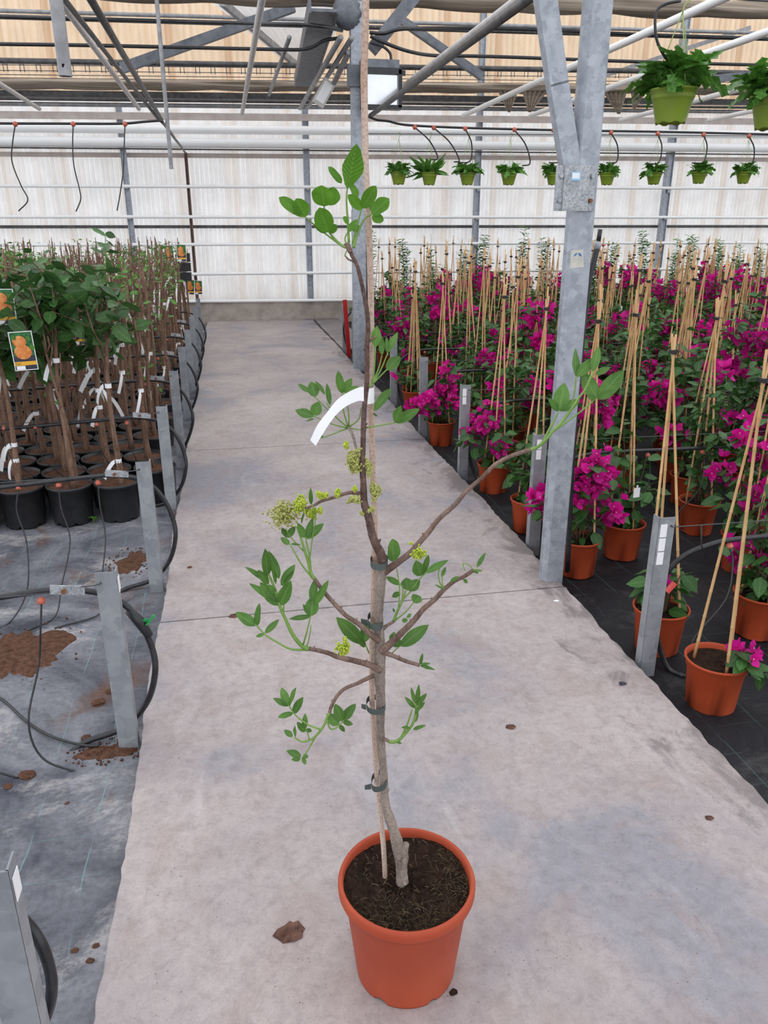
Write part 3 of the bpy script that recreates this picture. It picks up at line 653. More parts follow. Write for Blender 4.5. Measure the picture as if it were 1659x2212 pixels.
# flood lamp on the middle post
o0 = AT(822, 180, 9.02); t = thing('flood_lamp', 'black framed flood lamp with square glass on the middle post', 'lamp', o0)
def rectpx(mb, x0, y0, x1, y1, Y, dep):
    a, b = AT(x0, y1, Y), AT(x1, y0, Y); mb.box(((a.x+b.x)/2, Y+dep/2, (a.z+b.z)/2), (b.x-a.x, dep, b.z-a.z))
mb = MB(); rectpx(mb, 782, 129, 863, 152, 8.89, 0.16); part('gear_box', mb, 'greybeam', t, False)
mb = MB()
for rc in ((782,147,868,157),(782,227,868,234),(861,150,869,232),(782,150,787,232)): rectpx(mb, *rc, 8.87, 0.12)
part('frame', mb, 'black', t, False)
mb = MB(); rectpx(mb, 786, 156, 862, 228, 8.91, 0.02); part('glass', mb, 'glass', t, False)
mb = MB(); rectpx(mb, 866, 152, 876, 162, 8.89, 0.05); part('latch', mb, 'black', t, False)
# pale tube lamp
t = thing('tube_lamp', 'pale grey tube lamp tilted below the grey tubes', 'lamp', AT(700, 203, 10.0))
a, b = AT(713, 176, 10.0), AT(686, 226, 10.0)
mb = MB(); mb.bar(a, b, 0.145, 0.08, (0,1,0)); part('housing', mb, 'lampgrey', t, False)
mb = MB(); mb.bar(a.lerp(b,0.1)+Vector((0,-0.045,0)), a.lerp(b,0.9)+Vector((0,-0.045,0)), 0.10, 0.02, (0,1,0)); part('diffuser', mb, 'whitepipe', t, False)

# ================================================================== the potted pistachio tree in the middle of the path
TX, TY = 0.301, 1.289
DT = Vector((TX, TY, 0)).dot(FH)
def TR(x, y, dd=0.0): return AD(x, y, DT+dd)
def pxs(x, y, dd=0.0): return ((TR(x, y, dd)-CAM).dot(FW))/F      # metres for one pixel there
tree = thing('potted_pistachio_tree', 'young pistachio tree staked in a large terracotta pot on the path', 'potted tree', (TX, TY, 0))
rt_ = random.Random(11)
mb = MB(); n = 56
prof = [(0.096,0.012),(0.112,0.0),(0.1125,0.004),(0.136,0.222),(0.139,0.226),(0.148,0.2285),(0.1505,0.236),(0.1508,0.250),(0.148,0.2575),(0.1445,0.260),(0.1405,0.2575),(0.1385,0.245),(0.137,0.222)]
mb.lathe(prof, n, (TX, TY, 0), (True, False))
for i, v in enumerate(mb.v):          # drain notches in the foot
    if i < 3*n:
        a = math.atan2(v.y-TY, v.x-TX)
        if abs(math.sin(a*3+0.55)) < 0.30: v.z += 0.010
pot = part('pot', mb, 'terra_big', tree)
mb = MB(); zs = 0.238; k = 26
mb.v.append(Vector((TX, TY, zs+0.004)))
for i in range(1, k+1):
    r = 0.1395*i/k
    for j in range(64):
        a = 2*math.pi*j/64
        mb.v.append(Vector((TX+r*math.cos(a), TY+r*math.sin(a), zs+rt_.uniform(-0.004,0.005)*(1 if i < k else 0.2)+0.004*math.sin(a*3+r*40))))
for j in range(64): mb.face((0, 1+j, 1+(j+1)%64))
for i in range(k-1):
    for j in range(64):
        a = 1+i*64; mb.face((a+j, a+64+j, a+64+(j+1)%64, a+(j+1)%64))
soil = part('soil', mb, 'soil', tree, False)
for nm, mt, cnt, rr in (('straw_fleck', 'straw', 150, 0.00035), ('moss_fleck', 'moss', 380, 0.0007)):
    mb = MB()
    for _ in range(cnt):
        r = 0.135*math.sqrt(rt_.random()); a = rt_.uniform(0, 6.28)
        if nm[0] == 'm': a = rt_.uniform(3.4, 6.9); r = 0.135*math.sqrt(rt_.uniform(0.15,1))
        p = Vector((TX+r*math.cos(a), TY+r*math.sin(a), zs+0.005)); q = Vector((rt_.gauss(0,1), rt_.gauss(0,1), rt_.gauss(0,0.4))).normalized()*rt_.uniform(0.003,0.010)
        mb.tube([p-q, p+q*0.1+Vector((0,0,0.002)), p+q], rr*rt_.uniform(0.6,1.2), 3, False)
    part(nm, mb, mt, soil, stuff=True)

def wood(name, pts, rad, mat, parent, dds=None, jit=0.06, k=5, n=10, knots=0, seed=0, label=None):
    rr = random.Random(seed)
    if dds is None: dds = [0]*len(pts)
    elif len(dds) != len(pts): dds = lerp_list(dds, len(pts))
    P = [TR(x, y, d) for (x, y), d in zip(pts, dds)]
    sc = [pxs(x, y, d) for (x, y), d in zip(pts, dds)]
    if len(rad) != len(pts): rad = lerp_list(rad, len(pts))
    rads = [r*s for r, s in zip(rad, sc)]
    Q = crom(P, k) if len(P) > 2 else P; rq = lerp_list(rads, len(Q))
    rq = [r*(1+rr.uniform(-jit, jit)) for r in rq]
    mb = MB(); mb.tube(Q, rq, n)
    for _ in range(knots):                       # bud scars
        i = rr.randrange(1, len(Q)-1); d = Vector((rr.gauss(0,1), rr.gauss(0,1), rr.gauss(0,0.5))).normalized()
        c = Q[i]+d*rq[i]*0.85; mb.tube([c-d*rq[i]*0.3, c+d*rq[i]*0.35+Vector((0,0,rq[i]*0.2)), c+d*rq[i]*0.7+Vector((0,0,rq[i]*0.5))], [rq[i]*0.42, rq[i]*0.32, rq[i]*0.08], 6)
    return part(name, mb, mat, parent, label=label)
trunk_pts = [(869,1908),(868,1888),(867,1868),(867,1850),(860,1828),(851,1795),(840,1764),(832,1735),(830,1695),(828,1661),(824,1620),(821.5,1568),(822,1521),(821,1486),(820,1444),(821,1403),(819,1367),(818,1324),(822,1280),(824,1248),(827,1222),(823,1200)]
trunk_r = [14,12.5,12.5,16,14,11.5,10.5,9.5,8.8,8.5,8.7,9,10,11,12.5,12.3,10.5,9.8,9.8,10.3,11.5,10]
trunk = wood('trunk', trunk_pts, trunk_r, 'bark_grey', tree, jit=0.05, n=14, knots=9, seed=3)
wood('graft_stub', [(864,1852),(872,1838),(878,1822)], [13,11,6], 'bark_grey', trunk, [-0.004,-0.006,-0.004], 0.12, 3, 10, 0, 4)
lead_pts = [(826,1212),(822,1195),(814,1180),(804,1155),(797,1120),(789,1096),(785.5,1074),(785,1042),(783,1013),(784,977),(785,929),(787,881),(792,833),(793,784),(793,743),(795,715),(794,682),(788,644),(780,607),(772,575),(762,555),(755,538)]
lead_r = [11,11,10,9.5,9,8.7,8.6,7.4,6.8,6.5,6.3,6.2,6.1,6,6,5.6,5.3,5,4.8,4.5,4.6,5.5]
lead = wood('leading_stem', lead_pts, [r*0.93 for r in lead_r], 'bark_dark', tree, [-0.012,-0.016,-0.012,-0.008,-0.004], 0.06, 5, 12, 16, 6, 'slender dark red-brown upper stem')
wood('twig', [(793,742),(803,733),(812,726)], [2.6,2.6,2.2], 'bark_brown', lead, [0,-0.01,-0.01], k=3)
wood('twig', [(768,566),(752,560),(746,552)], [2.6,1.8,1.2], 'bark_brown', lead, [0,-0.01,-0.01], k=3)

# stake, ties, tag
stake_pts = [(832,1903),(828,1824),(820,1748),(814.5,1690),(809,1595),(804,1521),(802.5,1450),(803.5,1410),(806,1324),(807.5,1258),(808.5,1215),(809.5,1134),(806,1037),(802,917),(801,833),(801,638),(796,484),(789.5,361),(788.5,300),(786,170),(788,100),(790,0),(792,-90)]
P = [TR(x, y, 0.020) for x, y in stake_pts]; mb = MB()
Q = crom(P, 2); mb.tube(Q, [6.7*pxs(800, 1000, 0.02)*(1+rt_.uniform(-0.05,0.05)) for _ in Q], 7)
part('stake', mb, 'stake', tree, False)
def tie(cx, cy, w, tilt, hgt_, tail):
    p0 = TR(cx, cy, 0.006); s = pxs(cx, cy); A = []; B = []
    for i in range(25):
        a = 2*math.pi*i/24; ca, sa = math.cos(a), math.sin(a)
        ca = abs(ca)**0.7*(1 if ca > 0 else -1)
        q = p0 + RT*(ca*w/2*s) + FH*(sa*0.026) + Vector((0,0,tilt*ca*w/2*s))
        A.append(q+Vector((0,0,hgt_/2*s))); B.append(q-Vector((0,0,hgt_/2*s)))
    mb = MB(); mb.strip(A, B)
    if tail:
        l = p0-RT*(w/2*s)-FH*0.012+Vector((0,0,-tilt*w/2*s)); e = l-RT*(tail*s)+Vector((0,0,0.35*tail*s*(1 if tilt <= 0 else -0.5)))
        h = Vector((0,0,hgt_/2*s)); mb.strip([l+h, e+h*0.8], [l-h, e-h*0.8])
    part('tie', mb, 'tie', tree)
tie(819, 1213, 38, 0.0, 15, 0); tie(811, 1341, 34, -0.12, 15, 14); tie(812, 1522, 42, -0.08, 14, 10); tie(820, 1686, 36, 0.32, 15, 14)
# white label: band round stem and stake, curling tail
mb = MB(); A = []; B = []
for i in range(25):
    a = 2*math.pi*i/24; s = pxs(795, 850); q = TR(796, 851, 0.008)+RT*(math.cos(a)*12.5*s)+FH*(math.sin(a)*0.021)
    A.append(q+Vector((0,0,17*s))); B.append(q-Vector((0,0,17*s)))
mb.strip(A, B)
E1 = [(786,836),(774.6,837),(748,849.5),(726,866),(704.7,893),(685,919),(670,951)]; E2 = [(786,867),(774.6,866),(750.5,876),(729,893),(712,914.6),(695,941),(682,963)]
dd = [-0.016,-0.017,-0.026,-0.036,-0.044,-0.05,-0.052]
mb.strip(crom([TR(x,y,d) for (x,y), d in zip(E1, dd)], 4), crom([TR(x,y,d-0.004) for (x,y), d in zip(E2, dd)], 4))
part('paper_tag', mb, 'paper', tree, label='white paper strip curling away from the stem')

def leafpx(parent, base, tip, w, d0=0.0, d1=None, mat='leaf_pist', fold=None, droop=None, shape=0.85, wave=0.12, seg=8):
    d1 = d0+rt_.uniform(-0.02, 0.02) if d1 is None else d1
    b, t_ = TR(*base, d0), TR(*tip, d1)
    nrm = (CAM-b).normalized()+Vector((rt_.gauss(0,0.30), rt_.gauss(0,0.2), 0.30+rt_.gauss(0,0.25)))
    mb = MB(); mb.leaf(b, t_, w*1.08*pxs(*base, d0), nrm, rt_.uniform(0.12,0.4) if fold is None else fold, rt_.uniform(0.0,0.09) if droop is None else droop, seg, shape, wave, rt_, 0.55 if mat == 'leaf_big' else 0.72)
    return part('leaf', mb, mat, parent)
def stem(parent, pts, r0, r1, d0=0.0, d1=None):
    d1 = d0 if d1 is None else d1
    return wood('shoot', pts, [r0, r1], 'shoot', parent, [d0, d1], 0.03, 4, 7)
def flower(parent, cx, cy, rx, ry, mat, dd=-0.012, cnt=None, seed=0):
    rr = random.Random(seed*7+int(cx)); c = TR(cx, cy, dd); s = pxs(cx, cy, dd); mb = MB()
    cnt = int(cnt*1.3) if cnt else int(60+rx*ry*0.75)
    lobes = [Vector((rr.gauss(0,1), rr.gauss(0,1), rr.gauss(0,1))).normalized()*rr.uniform(0.45,1.0) for _ in range(max(6, int(rx*ry/26)))]
    for _ in range(cnt):
        d = rr.choice(lobes)*rr.uniform(0.45,1.05)+Vector((rr.gauss(0,1), rr.gauss(0,1), rr.gauss(0,1)))*0.21
        p = c + RT*(d.x*rx*s) + FH*(d.y*min(rx,ry)*s) + Vector((0,0,d.z*ry*s))
        mb.ball(p, rr.uniform(1.7,2.9)*s, 5, 3)
    for _ in range(7):
        d = Vector((rr.gauss(0,1), rr.gauss(0,1), rr.gauss(0,1))).normalized()*0.8
        mb.tube([c, c+RT*(d.x*rx*s)+FH*(d.y*rx*s)+Vector((0,0,d.z*ry*s))], 0.9*s, 4, False)
    return part('flower_cluster', mb, mat, parent)
OL, LM = 'flower_olive', 'flower_lime'
# long right branch
b1 = wood('branch', [(830,1236),(840,1229),(859,1215),(885,1195.6),(904,1174),(926,1149),(949,1120),(983,1090),(1008,1060.5),(1040,1033),(1070,1003),(1104.5,985),(1130,976),(1147,971)], [9,8,7.5,7,6.5,6,5.5,5.2,4.8,4.6,4.4,4.3,4.2,4.5], 'bark_brown', tree, [0,-0.01,-0.03,-0.05], 0.05, 4, 10, 14, 21)
D = -0.05
stem(b1, [(1145,971.5),(1161,966),(1177.5,951.6),(1194,931.7),(1213.7,912),(1233.6,884.7),(1251.7,857.5),(1264,842),(1281,803)], 4, 2.4, D, D-0.02)
stem(b1, [(1172,957),(1190,921),(1206.5,890)], 3.4, 1.7, D); stem(b1, [(1232,888),(1241,848.5),(1244.5,812)], 2, 1.4, D); stem(b1, [(1192,934),(1239,901),(1288,861)], 2.2, 1.6, D)
for a, b, w in (((1208,888),(1219,827),32),((1209,888),(1254,862),20),((1206,888),(1184,860),16),((1244,814),(1244,752),20),((1245,814),(1286,772),22),((1289,861),(1258,804),30),((1290,861),(1350,800),34),((1290,861),(1332,842),17),((1288,862),(1268,856),12),((1280,803),(1294,748),18),((1287,810),(1319,792),16)):
    leafpx(b1, a, b, w, D)
flower(b1, 905, 1196, 15, 15, LM, -0.045, seed=1); flower(b1, 889, 1174, 4, 4, LM, -0.045, 12)
leafpx(b1, (851,1214),(847,1164),38, 0.03, 0.03, 'leaf_pist', 0.1, 0.0, 0.95); 
# left branch with flower heads
b2 = wood('branch', [(785,1067),(768,1065),(751.6,1064.6),(720,1075),(695.5,1082),(677,1092),(660,1098)], [5,4.5,4.2,3.8,3.6,3.2,2.6], 'bark_brown', tree, [-0.012,-0.03,-0.05], 0.06, 4, 8, 6, 22)
for f in ((613,1111,34,33,OL,150),(648,1088,17,21,LM,None),(673,1109,16,13,LM,None),(690,1102,8,8,LM,None),(695,1070,11,10,LM,None),(729,1067,9,11,LM,None),(765,1079,13,14,OL,None),(766.5,1055,6,8,LM,None)):
    flower(b2, *f[:5], -0.045, f[5] and 420, seed=2)
leafpx(b2, (672,1090),(671,1054),9,-0.04)
for f in ((765,998,20,32,OL),(748,962,6,12,LM),(795,1010,10,22,OL),(811,1057,15,21,OL),(801,1098,10,8,OL),(784,1110,5,7,OL)): flower(lead, *f, -0.016, seed=3)
# middle-left branch
b3 = wood('branch', [(818,1384),(799,1369),(774,1347.5),(750,1332),(733,1315.5),(714,1295),(697,1275),(686,1260),(679,1249)], [7,6.5,5.8,5.2,5,4.7,4.5,4.5,4], 'bark_brown', tree, [-0.01,-0.035,-0.05], 0.06, 4, 9, 10, 23)
D = -0.05
stem(b3, [(679,1251),(671,1235),(665.6,1213),(658,1189),(651,1164.5),(641,1138)], 4, 2, D)
stem(b3, [(671,1235),(669,1206),(663,1176),(660,1160)], 2.6, 1.6, D); stem(b3, [(669,1206),(675,1161),(681,1120),(674,1088)], 1.6, 1.2, D)
stem(b3, [(675,1249),(652.6,1220.6),(636,1192.6),(627,1176)], 2.2, 1.4, D); stem(b3, [(655,1190),(628,1160),(617,1141)], 1.6, 1.2, D)
for a, b, w in (((660,1162),(643,1130),15),((661,1163),(676,1119),14),((662,1164),(699,1130),18),((626,1176),(606,1161),12),((618,1162),(608,1138),13),((620,1162),(638,1136),14),((628,1175),(648,1176),5),((651,1130),(657,1108),10)): leafpx(b3, a, b, w, D)
# lower-left branch
b4 = wood('branch', [(822,1449),(800,1437),(781,1431),(761,1426),(729,1418.7),(710.5,1411),(686,1404.6),(668,1401)], [7.5,7,6.5,6,5.5,5,4.6,5], 'bark_brown', tree, [-0.01,-0.03,-0.05], 0.06, 4, 9, 10, 24)
stem(b4, [(667,1402),(650.7,1394),(632,1370),(617,1338),(604,1308),(594,1272),(580,1240)], 5, 2.4, D); stem(b4, [(664,1404),(628,1402),(598,1387),(572,1370),(553.5,1350)], 2.6, 1.6, D)
stem(b4, [(655,1392),(664,1360),(671,1329)], 1.9, 1.4, D); stem(b4, [(662,1398),(668,1378),(672,1350)], 1.6, 1.0, D); stem(b4, [(612,1325),(613,1300),(612,1262)], 2, 1.4, D)
for a, b, w in (((603,1308),(562,1258),26),((600,1300),(539,1260),15),((604,1308),(628,1256),26),((578,1245),(573,1187),19),((603,1250),(580,1190),19),((607,1265),(636,1220),20),((577,1255),(530,1224),12),((580,1262),(558,1232),16),((596,1262),(588,1216),10),((612,1262),(634,1234),9),((597,1285),(580,1262),12),
                ((552,1352),(509,1322),23),((555,1352),(559,1304),18),((572,1368),(603,1338),13),((571,1370),(552,1375),8),
                ((674,1300),(681,1250),17),((679,1308),(708,1256),15),((671,1331),(625,1337),11),((672,1331),(676,1288),28),((671,1331),(655,1305),12)): leafpx(b4, a, b, w, D)
flower(b4, 746, 1402, 18, 17, LM, -0.05, 190, 5); flower(b4, 745, 1381, 7, 9, LM, -0.05, 40, 6)
# drooping lowest-left branch
b5 = wood('branch', [(818,1456),(795.7,1464.6),(772,1476),(744,1488),(727.5,1504.6),(715.7,1525.7),(711.5,1541)], [5.5,4.8,4.4,4.2,4,4,3.6], 'bark_brown', tree, [0.0,0.01,-0.02], 0.06, 4, 8, 7, 25)
D = -0.02
stem(b5, [(712,1540),(707,1548),(699,1568),(683,1589),(669,1598.6),(652,1602),(636,1593)], 3.4, 1.9, D); stem(b5, [(692,1576),(664,1564.5),(638,1544.5),(623,1522)], 2.2, 1.4, D)
stem(b5, [(681,1592),(664,1622),(652,1638)], 2, 1.2, D); stem(b5, [(706,1555),(713.4,1574),(727,1572),(741,1558)], 2, 1.4, D); stem(b5, [(668,1597),(664,1582),(658,1572)], 1.4, 1.0, D)
for a, b, w in (((623,1525),(590,1508),13),((622,1524),(608,1485),17),((624,1525),(639,1485),16),((634,1541),(655,1506),17),((633,1540),(600,1550),14),((658,1576),(659,1541),12),((659,1581),(642,1560),13),((660,1575),(674,1581),10),((632,1592),(614,1576),12),((638,1592),(637,1568),9),((651,1634),(619,1622),15),((649,1638),(630,1641),11),((652,1638),(661,1651),11),((654,1636),(667,1631),11),
                ((732,1566),(706,1542),22),((740,1558),(724,1522),21),((742,1556),(768,1520),21),((740,1559),(763,1565),11),((733,1566),(745,1581),9)): leafpx(b5, a, b, w, D)
# right shoot low on the trunk
b6 = wood('branch', [(822,1594),(832,1597),(842,1602)], [4.5,3.6,3.6], 'bark_brown', tree, [0,-0.01,-0.012], k=3)
D = -0.014
stem(b6, [(840,1602),(857,1601),(875.6,1584.5),(892,1563),(898,1540),(898,1519)], 4, 2.2, D); stem(b6, [(866,1594),(880,1564),(890,1533)], 2.4, 1.6, D)
for a, b, w in (((900,1520),(905,1479),10),((898,1522),(888,1485),9),((896,1530),(875,1505),10),((899,1524),(922,1498),11),((901,1535),(918,1516),8),((892,1576),(919,1566),9),((897,1545),(908,1520),8),((885,1572),(868,1571),7),((855,1602),(868,1606),6),((897,1560),(903,1535),7)): leafpx(b6, a, b, w, D)
# right side twigs
b7 = wood('branch', [(826,1408),(850,1417),(876,1428),(893.6,1433),(906,1437)], [6,5,4.2,4,4.2], 'bark_brown', tree, [-0.012,-0.03], 0.06, 4, 8, 5, 26)
for a, b, w in (((908,1436),(913,1411),7),((908,1437),(940,1447),7),((909,1435),(931,1433),6),((908,1438),(922,1441),5)): leafpx(b7, a, b, w, -0.03)
b8 = wood('branch', [(824,1408),(850,1384),(867.6,1367),(893.6,1341),(915,1315),(939,1295),(958.7,1273.7),(980.4,1256),(1002,1245.5),(1022,1232)], [9,8,7,6.2,5.8,5.4,5,4.6,4.2,4.2], 'bark_brown', tree, [-0.01,-0.03,-0.05], 0.05, 4, 10, 12, 27)
D = -0.05
stem(b8, [(959,1272),(950,1258),(947,1240),(950,1226)], 1.8, 1.2, D); stem(b8, [(958,1272),(955,1256),(956,1243)], 1.4, 1.0, D); stem(b8, [(1022,1230),(1012,1219),(1000,1217),(1004,1232)], 1.4, 1.0, D)
for a, b, w in (((919,1238),(968,1209),15),((954,1247),(963,1224),8),((972,1257),(991,1245),9),((1030,1226),(1049,1193),9),((1022,1232),(1042,1232),7),((1022,1234),(1034,1238),6),((956,1272),(940,1262),5),((1000,1252),(1012,1259),8),((865,1396),(926,1350),27),((862,1397),(846,1372),22),((845,1388),(852,1364),14)): leafpx(b8, a, b, w, D if b[0] > 930 else 0.02)
stem(b8, [(847,1411),(856,1402),(866,1394)], 1.4, 1.2, 0.02)
b9 = wood('branch', [(826,1359),(838,1350),(850,1343)], [4.5,3.4,3.2], 'bark_brown', tree, [0,0.0], k=3, knots=2)
D = 0.005
stem(b9, [(850,1343),(859,1319),(870,1297),(876,1276)], 3.4, 1.8, D); stem(b9, [(861,1312),(863,1271),(857,1228)], 1.6, 1.2, D); stem(b9, [(868,1300),(870,1270),(864,1262)], 1.5, 1.1, D); stem(b9, [(870,1296),(889,1275),(905,1252),(920,1237)], 1.8, 1.3, D); stem(b9, [(854,1340),(876,1322),(893,1302)], 1.8, 1.2, D)
for a, b, w in (((865,1263),(834,1246),13),((865,1280),(846,1289),12),((882,1276),(877,1248),26),((884,1276),(906,1252),22),((909,1244),(899,1213),26),((914,1240),(926,1201),13),((893,1302),(908,1287),25),((872,1346),(877,1335),12),((878,1334),(889,1326),8),((852,1323),(849,1314),5)): leafpx(b9, a, b, w, D, shape=0.95)
b12 = wood('branch', [(806,1420),(797,1410),(790,1394)], [1.8,1.6,1.4], 'shoot', tree, [0.02,0.02], k=3)
for a, b, w in (((785,1391),(728,1335),29),((786,1388),(797,1342),24),((790,1396),(774,1383),14)): leafpx(b12, a, b, w, 0.02, shape=0.95)
# shoots at the white label
D = -0.01
b10 = wood('branch', [(790,838),(797,834),(804,830)], [3.4,3,2.8], 'shoot', tree, [-0.01,-0.012], k=3)
for pts in ([(803,832),(809,790),(811,750)],[(803,832),(818,795),(825,768)],[(804,830),(822,800),(838,762)],[(805,829),(822,812),(836,798)],[(791,924),(820,919),(853,913)]): stem(b10, pts, 1.9, 1.4, D)
for a, b, w in (((811,750),(814,704),21),((825,768),(824,725),12),((836,762),(835,727),8),((836,763),(859,716),14),((835,800),(864,769),24),((808,887),(842,838),23),((853,913),(866,877),20),((853,913),(906,883),21),((808,892),(812,900),9)): leafpx(b10, a, b, w, D, shape=0.9)
D = 0.035
b11 = wood('branch', [(785,990),(770,968),(762.5,941),(753,923)], [4,3.4,3,3.2], 'bark_grey', tree, [0.0,D], k=4, knots=4, seed=31)
for pts in ([(752,924),(720,896),(681,858)],[(751,925),(715,915),(678,899)],[(752,922),(740,880),(739,850)],[(754,922),(752,885),(742,848)],[(756,921),(775,905),(780,880)],[(750,926),(735,931),(700,945)],[(752,924),(728,903),(705,870)],[(757,925),(778,928),(795,922)]): stem(b11, pts, 1.7, 1.1, D, D-0.01)
for a, b, w in (((668,848),(644,829),11),((681,858),(672,824),24),((678,900),(638,885),20),((680,898),(688,868),24),((702,853),(682,822),10),((713,875),(706,828),11),((739,850),(730,801),17),((741,848),(760,817),17),((743,847),(775,836),13),((679,905),(662,909),6),((700,945),(686,941),7)): leafpx(b11, a, b, w, D-0.01, shape=0.9)
# crown
D = -0.008; LB = 'leaf_big'
b13 = wood('branch', [(757,545),(752,532),(749,524)], [5.5,6,4], 'bark_brown', tree, [-0.008,-0.008], k=3, knots=6, seed=32)
for pts, r in (([(752,535),(738,530),(724,517),(711,500),(702,470),(700,443)],3.6),([(738,531),(712,512),(691,495),(660,470)],2.0),([(753.7,525),(751.6,484),(748.6,433),(750.6,402)],3.0),([(763,536),(769,512),(773,503),(787,473),(806,462)],3.6),([(761,526),(769,495),(781,452)],2.0),([(749,530),(745,515),(752,500)],1.6),([(750,540),(745,552),(752,558)],1.2)): stem(b13, pts, r, 1.5, D)
for a, b, w, d in (((750,407),(772,312),58,-0.02),((738,396),(710,359),17,0),((757,398),(774,426),16,0.01),((700,446),(694,401),47,-0.03),((712,444),(722,404),34,0.0),((709,502),(690,449),38,-0.03),((711,502),(728,486),16,-0.01),((708,500),(680,482),20,-0.01),((654,464),(603,426),25,-0.02),((660,469),(640,429),35,-0.02),((782,452),(752,421),21,-0.03),((782,450),(812,402),27,-0.035),((803,464),(840,428),36,0.0),((803,468),(829,476),21,0.0),((800,455),(808,432),14,0.02),((752,482),(742,468),13,-0.01),((750,502),(772,474),16,-0.02),((763,500),(776,486),14,0.01)):
    leafpx(b13, a, b, w, D+d*0.5, D+d, LB, 0.14, 0.03, 1.0 if w > 24 else 0.9, 0.12, 10)

# ================================================================== persimmon saplings in black pots (left bed)
rk = random.Random(21)
def unit_leaf(w, fold, droop, shape=0.85, seg=5, wave=0.1, seed=0):
    mb = MB(); mb.leaf((0,0,0), (0,1,0), w, (0,0,1), fold, droop, seg, shape, wave, random.Random(seed)); return mb
def orient(d, roll, up=Vector((0,0,1))):
    """matrix that sends +Y to d, +Z roughly to up"""
    d = d.normalized(); x = d.cross(up); x = x.normalized() if x.length > 1e-3 else Vector((1,0,0)); z = x.cross(d)
    m = Matrix((x, d, z)).transposed().to_4x4(); return m @ Matrix.Rotation(roll, 4, 'Y')
PH = 0.235
mb = MB(); mb.lathe([(0.100,0.0),(0.108,0.0),(0.110,0.012),(0.125,PH-0.02),(0.131,PH-0.018),(0.131,PH),(0.126,PH),(0.122,PH-0.03)], 26)
for i, v in enumerate(mb.v):
    if i < 78 and v.z < 0.02 and (i % 26) % 4 == 0: v.z += 0.02
kpot = mb.mesh('pot', 'black')
def soil_mesh(r, z, mat, seed):
    rr = random.Random(seed); mb = MB(); mb.v.append(Vector((0,0,z+0.01)))
    for i in range(1, 5):
        for j in range(16):
            a = 2*math.pi*j/16; q = r*i/4; mb.v.append(Vector((q*math.cos(a), q*math.sin(a), z+(rr.uniform(-0.006,0.008) if i < 4 else 0))))
    for j in range(16): mb.face((0, 1+j, 1+(j+1)%16))
    for i in range(3):
        for j in range(16):
            a = 1+i*16; mb.face((a+j, a+16+j, a+16+(j+1)%16, a+(j+1)%16))
    return mb.mesh('soil', mat)
ksoils = [soil_mesh(0.124, PH-0.02, 'soilred', s) for s in range(3)]
def whip(seed, H):
    rr = random.Random(seed); mb = MB(); n = 13; pts = []; x = rr.uniform(-0.02,0.02); y = rr.uniform(-0.02,0.02)
    lx, ly = rr.uniform(-0.055,0.055), rr.uniform(-0.04,0.04); px_, py_ = rr.random()*6, rr.random()*6
    for i in range(n):
        t = i/(n-1)
        pts.append(Vector((x+lx*t+0.018*math.sin(t*5+px_), y+ly*t+0.018*math.sin(t*4+py_), PH-0.03+(H-PH)*t)))
    rad = [0.023, 0.019]+[0.0165-0.0085*(i/(n-1)) for i in range(2, n)]
    rad[2] *= 1.18
    mb.tube(pts, [r*rr.uniform(0.92,1.1) for r in rad], 8)
    for _ in range(rr.randint(3,5)):          # pruned side shoots near the top
        i = rr.randint(n-5, n-2); a = rr.uniform(0,6.28); L = rr.uniform(0.10,0.34)
        d = Vector((math.cos(a)*0.30, math.sin(a)*0.30, 1)).normalized()
        p = pts[i]; mb.tube([p, p+d*L*0.5+Vector((math.cos(a)*0.02, math.sin(a)*0.02, 0)), p+d*L], [0.0065,0.005,0.004], 6)
    for _ in range(10):                        # bud knots
        i = rr.randint(1, n-2); a = rr.uniform(0,6.28)
        mb.ball(pts[i]+Vector((math.cos(a), math.sin(a), 0))*0.013, 0.007, 5, 3)
    return mb.mesh('stem', 'bark_kaki'), pts
whips = [whip(100+i, 1.16+0.045*(i % 8)) for i in range(12)]
def tag_mesh(seed):
    rr = random.Random(seed); mb = MB(); A = []; B = []
    for i in range(13):
        a = 2*math.pi*i/12; q = Vector((0.019*math.cos(a), 0.019*math.sin(a), 0)); A.append(q+Vector((0,0,0.013))); B.append(q-Vector((0,0,0.013)))
    mb.strip(A, B); sgn = rr.choice((-1,1)); L = rr.uniform(0.10,0.16); A = []; B = []; dr = rr.uniform(0.8,1.7)
    for i in range(7):
        t = i/6; x = sgn*(0.015+L*t*(1-dr*0.42)); z = -L*min(dr,1.15)*t**1.3*0.95
        d = Vector((sgn, 0, -dr*1.4*t**0.5)).normalized(); nrm = Vector((-d.z, 0, d.x))*0.0125
        p = Vector((x, -0.021-0.01*math.sin(t*3), z)); A.append(p+nrm); B.append(p-nrm)
    mb.strip(A, B); return mb.mesh('paper_tag', 'paper')
tags = [tag_mesh(s) for s in range(6)]
kleafs = [unit_leaf(0.62, 0.22, 0.15, 0.9, 5, 0.12, s).mesh('leaf', 'leaf_kaki') for s in range(3)]
kleafs2 = [unit_leaf(0.55, 0.2, 0.15, 0.9, 4, 0.1, s) for s in range(2)]
def small_foliage(seed, cnt, zlo, zhi, rad):
    rr = random.Random(seed); mb = MB()
    for _ in range(cnt):
        a = rr.uniform(0,6.28); r = rad*math.sqrt(rr.random()); p = Vector((r*math.cos(a), r*math.sin(a), rr.uniform(zlo, zhi)))
        d = Vector((math.cos(a)+rr.gauss(0,0.5), math.sin(a)+rr.gauss(0,0.5), rr.uniform(-0.4,0.8))); s = rr.uniform(0.03,0.065)
        mb.bake(kleafs2[0], Matrix.Translation(p) @ orient(d, rr.uniform(-0.8,0.8)) @ Matrix.Scale(s, 4))
    return mb.mesh('foliage', 'leaf_kaki2')
